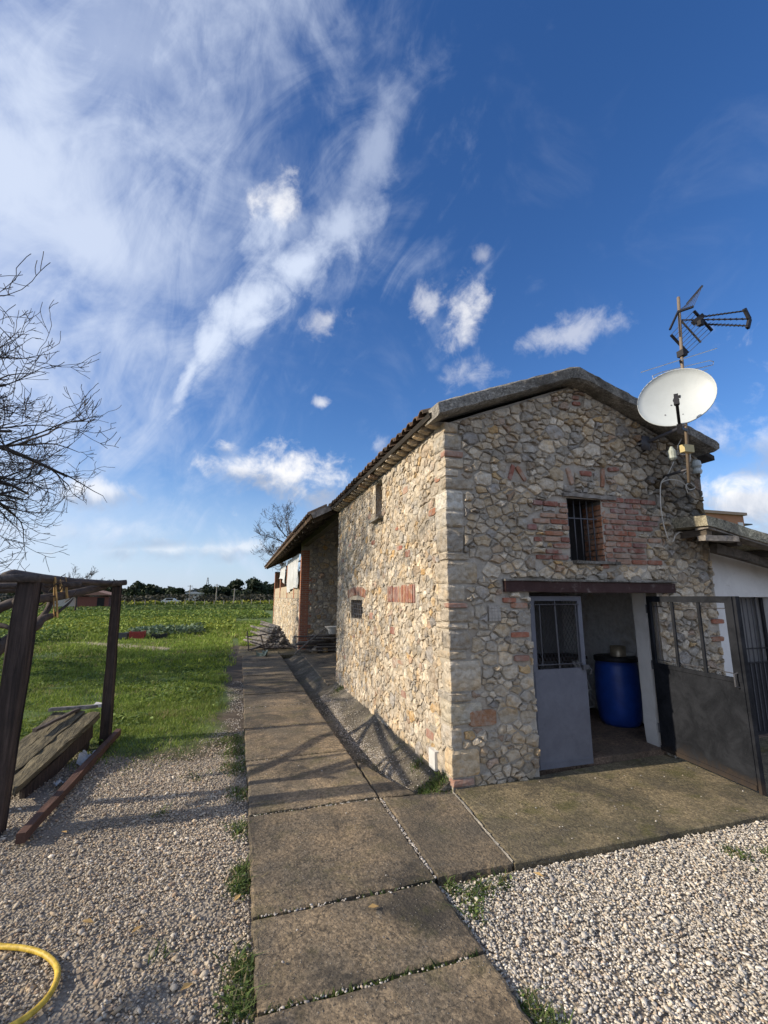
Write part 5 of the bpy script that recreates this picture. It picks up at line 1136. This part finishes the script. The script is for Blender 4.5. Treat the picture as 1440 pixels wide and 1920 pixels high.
# weeds along the path edges and in the joints
W1 = []
for (x, y, r, d) in [(.10, 2.55, .07, 500), (.11, 2.75, .06, 300), (.10, 3.45, .07, 380), (.12, 3.6, .05, 200), (.10, 4.2, .08, 240), (.10, 4.9, .10, 300), (.06, 5.6, .12, 420), (.05, 6.1, .14, 500), (.02, 6.6, .16, 600), (.10, 2.15, .08, 420), (.08, 1.95, .08, 400), (1.40, 3.0, .05, 120), (1.48, 2.9, .06, 160), (1.6, 2.95, .06, 120), (1.75, 2.98, .05, 80), (1.42, 2.75, .05, 80), (1.36, 2.1, .05, 200),
                     (1.38, 1.98, .05, 220), (3.55, 2.75, .06, 120), (3.75, 2.65, .05, 80), (1.95, 4.46, .09, 500), (1.82, 4.45, .08, 400), (1.72, 4.42, .05, 160), (-1.5, 3.6, .08, 150), (-.35, 5.5, .1, 60), (-.55, 4.7, .06, 40), (-1.0, 6.3, .3, 300), (-.5, 6.5, .3, 300), (1.95, 5.0, .06, 90), (1.97, 9.2, .1, 200), (-1.15, 2.95, .1, 200), (-.3, 3.0, .05, 30)]:
    W1.append(np.stack([NR.normal(x, r * .6, d), NR.normal(y, r * .9, d)], -1))
W1 = np.vstack(W1); n = len(W1); zb = np.where((W1[:, 0] > 1.31) & (W1[:, 1] > 4.36), np.interp(W1[:, 0], [1.31, 1.42, 1.6, 1.74, 1.92, 2.06], [-.15, -.21, -.2, -.12, -.03, .07]), GZ + .01)
blades('weeds', W1, zb, NR.uniform(.015, .075, n) ** 1.0 * NR.uniform(.5, 1.1, n), NR.uniform(.0015, .006, n), np.where(NR.random((n, 1)) < .2, np.array((.24, .20, .10)), gcol(n, (.04, .075, .014), (.14, .20, .04))), 1.4, **STUFF)
jt = []
for yj_ in yj[1:7]:
    k = 260 if abs(yj_ - 2.44) < .01 else 50; x = NR.uniform(.2, 1.28, k); jt.append(np.stack([x, yj_ - .01 + NR.normal(0, .006, k)], -1))
jt = np.vstack(jt); n = len(jt)
blades('joint_moss', jt, np.full(n, -.04), NR.uniform(.03, .055, n), NR.uniform(.004, .008, n), gcol(n, (.03, .05, .01), (.08, .12, .02)), .6, **STUFF)

n = 900; k = NR.integers(0, len(W1), n); WL = W1[k] + NR.normal(0, .03, (n, 2)); WZ = zb[k] + NR.uniform(.008, .035, n); WL[:, 0] = np.where((WL[:, 0] > .15) & (WL[:, 0] < 1.31) & (WL[:, 1] < 15), .13, WL[:, 0])
# ------------------------------------------------------------------ the crop
def leaves(name, C, size, cols, mat=M_LEAF, flat=.5, parent=None, **props):
    """leaf-shaped quads (folded along the midrib) at centres C"""
    n = len(C); nrm = NR.normal(0, 1, (n, 3)); nrm[:, 2] = np.abs(nrm[:, 2]) + flat; nrm /= np.linalg.norm(nrm, axis=1)[:, None]
    t = np.cross(nrm, NR.normal(0, 1, (n, 3))); t /= np.linalg.norm(t, axis=1)[:, None]; b = np.cross(nrm, t); s = size[:, None]
    V = np.stack([C - t * s, C + b * s * .55 + nrm * s * .18, C + t * s, C - b * s * .55 + nrm * s * .18], 1).reshape(-1, 3); o = 4 * np.arange(n)[:, None]
    return np_mesh(name, V, np.concatenate([o + [0, 1, 2], o + [0, 2, 3]], 0), mat, parent, np.repeat(cols, 4, 0), **props)
leaves('weed_leaves', np.stack([WL[:, 0], WL[:, 1], WZ], -1), NR.uniform(.008, .02, len(WL)), gcol(len(WL), (.04, .075, .015), (.15, .22, .05)), flat=1.2, **STUFF)
n = len(LW_XY); leaves('lawn_weeds', np.stack([LW_XY[:, 0], LW_XY[:, 1], lawn_z(LW_XY[:, 0], LW_XY[:, 1]) + NR.uniform(.02, .08, n)], -1), NR.uniform(.02, .05, n), gcol(n, (.05, .10, .02), (.20, .28, .07)), flat=1.0, **STUFF)
def crop(name, x0, x1, y0, y1, dens, h, s, lo, hi, fl=0, lab=None):
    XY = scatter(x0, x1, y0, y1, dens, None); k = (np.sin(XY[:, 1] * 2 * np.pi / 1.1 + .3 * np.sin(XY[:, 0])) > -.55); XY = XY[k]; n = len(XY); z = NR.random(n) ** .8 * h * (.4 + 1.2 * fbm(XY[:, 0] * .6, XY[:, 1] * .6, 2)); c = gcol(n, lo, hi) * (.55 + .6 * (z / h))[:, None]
    if fl: f = (NR.random(n) < fl * (.2 + 2 * np.clip(fbm(XY[:, 0] * .35, XY[:, 1] * .35, 4) - .4, 0, 1))) & (z > h * .35); c[f] = np.array((.40, .38, .03)) * NR.uniform(.6, 1.1, (f.sum(), 1)); z[f] += h * .3
    sz = NR.uniform(.6, 1.3, n) * s
    if fl: sz[f] *= .55
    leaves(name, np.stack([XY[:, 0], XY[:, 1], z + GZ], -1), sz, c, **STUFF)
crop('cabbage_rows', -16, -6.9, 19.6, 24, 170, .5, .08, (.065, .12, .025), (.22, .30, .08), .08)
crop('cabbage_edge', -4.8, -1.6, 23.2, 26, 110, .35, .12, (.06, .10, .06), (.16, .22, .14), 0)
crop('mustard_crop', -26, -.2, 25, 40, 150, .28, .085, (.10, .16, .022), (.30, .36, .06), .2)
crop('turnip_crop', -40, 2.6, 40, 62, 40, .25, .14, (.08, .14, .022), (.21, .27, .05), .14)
crop('far_crop', -75, 12, 62, 95, 10, .25, .28, (.06, .105, .022), (.14, .18, .04), .05)
crop('flower_strip', -40, 25, 98, 104, 10, .7, .4, (.08, .12, .02), (.2, .24, .04), .9)

# ------------------------------------------------------------------ trees
def crown_tree(name, x, y, h, r, label, nl, ls, lo=(.012, .022, .010), hi=(.045, .065, .028), group='evergreens along the far edge of the field', trunk=.18, base=.25, z0=GZ, squash=1.0):
    t = thing(name, (x, y, z0), label, 'tree', group); R = random.Random(int(x * 31 + y * 17)); nb_ = 9; C = []; cc = []
    for k in range(nb_):
        a = R.uniform(0, 2 * math.pi); q = R.random() ** .6 * r * .62; zc = h * (base + (1 - base) * R.uniform(.12, .80)); br = r * R.uniform(.36, .6) * (1.1 - .35 * zc / h)
        m_ = nl // nb_; d = NR.normal(0, 1, (m_, 3)); d /= np.linalg.norm(d, axis=1)[:, None]; rr = NR.random(m_) ** .4 * br * (.75 + .5 * vnoise(d[:, 0] * 2 + k * 5, d[:, 1] * 2, d[:, 2] * 2))
        C.append(np.array([x + math.cos(a) * q, y + math.sin(a) * q, min(zc, h - br * .75) + z0]) + d * rr[:, None] * np.array([1, 1, .8 * squash])); cc.append(gcol(m_, lo, hi) * R.uniform(.75, 1.2))
    C = np.vstack(C); leaves('crown', C, NR.uniform(.6, 1.3, len(C)) * ls, np.vstack(cc), flat=.2, parent=t)
    g = MB(); g.tube([(x, y, z0 - .1), (x + .1 * r * .3, y, h * .3), (x, y + .05, h * .62)], [trunk * 1.3, trunk, trunk * .5], 7, j=.08); g.build('trunk', M_BARK, t, True)
    for k in range(4):
        a = k * 1.6 + x; g = MB(); g.tube([(x, y, h * .32), (x + math.cos(a) * r * .3, y + math.sin(a) * r * .3, h * .5), (x + math.cos(a) * r * .5, y + math.sin(a) * r * .5, h * .68)], [trunk * .6, trunk * .4, trunk * .15], 5); g.build('limb', M_BARK, t)
    return t
def far(px_, ytop, Y, wpx, label, nl=1300):
    p = aty(px_, ytop, Y); r = wpx / 2 / 864 * math.hypot(p.x, Y) * .92; crown_tree('evergreen_tree', p.x, Y, (p.z - GZ) * 1.16, r * 1.12, label, nl, .62 * Y / 165, base=.0)
for a in [(205, 1082, 95, 36, 'dark narrow evergreen just behind the rear pergola post'), (246, 1101, 165, 40, 'rounded evergreen left of the widest tree group'), (275, 1097, 165, 50, 'broad evergreen in the middle of the left tree group'), (305, 1108, 170, 40, 'low evergreen trailing right of the left tree group'), (330, 1100, 160, 38, 'lone rounded evergreen between tree groups'),
          (398, 1101, 165, 44, 'evergreen just right of the white shed'), (424, 1104, 170, 40, 'low evergreen left of the tallest clump'), (446, 1089, 160, 34, 'tall slim evergreen at the left of the clump by the barn'), (482, 1087, 160, 62, 'largest rounded evergreen beside the barn'), (507, 1096, 165, 46, 'evergreen half hidden by the barn'), (458, 1112, 150, 40, 'low bushy evergreen before the tall clump'), (130, 1108, 170, 60, 'evergreen seen between pergola poles'), (60, 1104, 175, 80, 'broad evergreen left behind the near pergola post'), (372, 1112, 175, 40, 'small evergreen behind the white shed')]:
    far(a[0], a[1], a[2], a[3], a[4], 2600 if a[3] > 45 else 1900)
# hedge line and fence at the far edge of the field
n = 9000; x = NR.uniform(-140, 60, n); y = NR.uniform(118, 132, n); C = np.stack([x, y, NR.random(n) * (1.2 + 1.6 * fbm(x * .15, y * .1))], -1)
leaves('hedgerow', C, NR.uniform(.3, .6, n), gcol(n, (.02, .022, .014), (.055, .052, .034)), **STUFF)
n = 5000; x = NR.uniform(-500, 500, n); y = NR.uniform(360, 460, n); C = np.stack([x, y, NR.random(n) * (4 + 6 * fbm(x * .02, y * .02))], -1)
leaves('distant_wood', C, NR.uniform(2, 4, n), gcol(n, (.05, .055, .05), (.09, .10, .085)), **STUFF)
for k in range(34):
    x_ = -52 + k * 1.75; m = MB(); m.tube([(x_, 96.5, GZ), (x_ + rng.uniform(-.05, .05), 96.5, 1.15 + rng.uniform(-.1, .1))], .06, 4); m.build('fence_stake', M_GREYWOOD, **tags('thin stake of the wire fence at the far field edge', 'fence stake', 'stakes along the far fence'))
# leafless trees
def bare(name, base, h, label, seed, limbs, n1, n2, n3, spread, droop, r0, cat='tree', lim_h=(.25, .6), up=.35, rmin=.004):
    R = random.Random(seed); t = thing(name, base, label, cat); B = Vector(base)
    tr_ = MB(); tp = [B + Vector((0, 0, -.1)), B + Vector((.03, .04, h * .18)), B + Vector((-.02, .06, h * .36)), B + Vector((.05, 0, h * .6))]; tr_.tube(tp, [r0 * 1.25, r0, r0 * .85, r0 * .5], 9, j=.06); tr_.build('trunk', M_BARK, t, True)
    tw = MB()
    def walk(p, d, L, r, n, dr, wob):
        pts = [p]; rs = [r]
        for k in range(n):
            d = (d + Vector((R.gauss(0, wob), R.gauss(0, wob), R.gauss(0, wob) - dr)) ).normalized(); p = p + d * L / n; pts.append(p); rs.append(max(rmin, r * (1 - .75 * (k + 1) / n)))
        return pts, rs, d
    def twig(p, d, L, r, depth):
        pts, rs, dd_ = walk(p, d, L, r, 4, -.10 * up * 2, .16); tw.tube(pts, rs, 3, cap=False)
        if depth > 0:
            for _ in range(R.choice((1, 2, 2, 3))):
                k = R.randint(1, 4); s = (pts[min(k, 4)] - pts[k - 1]).normalized(); v = (s + Vector((R.gauss(0, .7), R.gauss(0, .7), R.gauss(.15, .5)))).normalized(); twig(pts[k], v, L * R.uniform(.45, .75), max(rmin, rs[k] * .8), depth - 1)
    for i in range(limbs):
        a = 2 * math.pi * (i + R.uniform(-.3, .3)) / limbs; t0 = R.uniform(*lim_h); p = B + Vector((0, 0, h * t0)); el = R.uniform(.25, 1.1)
        d = Vector((math.cos(a) * math.cos(el), math.sin(a) * math.cos(el), math.sin(el))); L = spread * R.uniform(.8, 1.15)
        pts, rs, _ = walk(p, d, L, r0 * R.uniform(.42, .6), 9, droop, .15); g = MB(); g.tube(pts, rs, 7); g.build('limb', M_BARK, t, True)
        for k in range(n1):
            q = R.randint(3, 9); s = (pts[q] - pts[q - 1]).normalized(); v = (s + Vector((R.gauss(0, .55), R.gauss(0, .55), R.gauss(.05, .5)))).normalized(); p2, r2, _ = walk(pts[q], v, L * R.uniform(.25, .48), rs[q] * .62, 6, droop * .7, .20); tw.tube(p2, r2, 4, cap=False)
            for k2 in range(n2):
                q2 = R.randint(1, 6); s = (p2[q2] - p2[q2 - 1]).normalized(); v = (s + Vector((R.gauss(0, .6), R.gauss(0, .6), R.gauss(.2, .5)))).normalized(); twig(p2[q2], v, L * R.uniform(.09, .2), max(rmin * 1.3, r2[q2] * .6), n3)
    tw.build('twigs', M_BARK, t, **STUFF); return t
bare('bare_fruit_tree', (-9.4, 13.2, GZ), 8.2, 'leafless tree with arching drooping branches reaching in above the pergola', 6, 36, 9, 6, 2, 5.3, .10, .27, lim_h=(.28, .85), rmin=.0072)
bare('bare_tree', (4.0, 38, GZ), 8.8, 'leafless tree rising behind the long barn roof', 8, 18, 7, 5, 2, 3.4, .02, .13, lim_h=(.35, .75), rmin=.008)
bare('bare_tree', (-17.6, 60, GZ), 5.0, 'small distant leafless tree above the pergola poles', 9, 12, 6, 5, 1, 2.2, .0, .10, lim_h=(.3, .7), rmin=.012)
crown_tree('evergreen_tree', -7.2, .95, 4.8, 2.5, 'unseen evergreen tree added left of the yard to shade the near gravel', 9000, .13, group='unseen trees added for shade', base=.22, trunk=.2)  # out of view, added to cast shade over the foreground
# fallen leaves
for k, (px_, py_2) in enumerate([(257, 1742), (165, 1728), (445, 1683), (1010, 1640), (120, 1560), (350, 1850), (700, 1700)]):
    p = atz(px_, py_2, GZ + .045 if px_ < 460 or px_ > 990 else .012); a = rng.uniform(0, 6); s = .035; d1, d2 = Vector((math.cos(a), math.sin(a), .1)), Vector((-math.sin(a), math.cos(a), .25))
    mesh_obj('fallen_leaf', [p - d1 * s, p + d2 * s * .5, p + d1 * s, p - d2 * s * .5 + Vector((0, 0, .012))], [(0, 1, 2), (0, 2, 3)], M_RAFFIA, **tags('small yellowed fallen leaf ' + ['on the gravel above the yellow hose', 'on gravel far left of the path', 'at the left edge of the path', 'near the corner where apron meets gravel', 'beside the edging board', 'on shaded gravel right of the hose', 'on the concrete path slab'][k], 'leaf', 'fallen leaves in the foreground'))
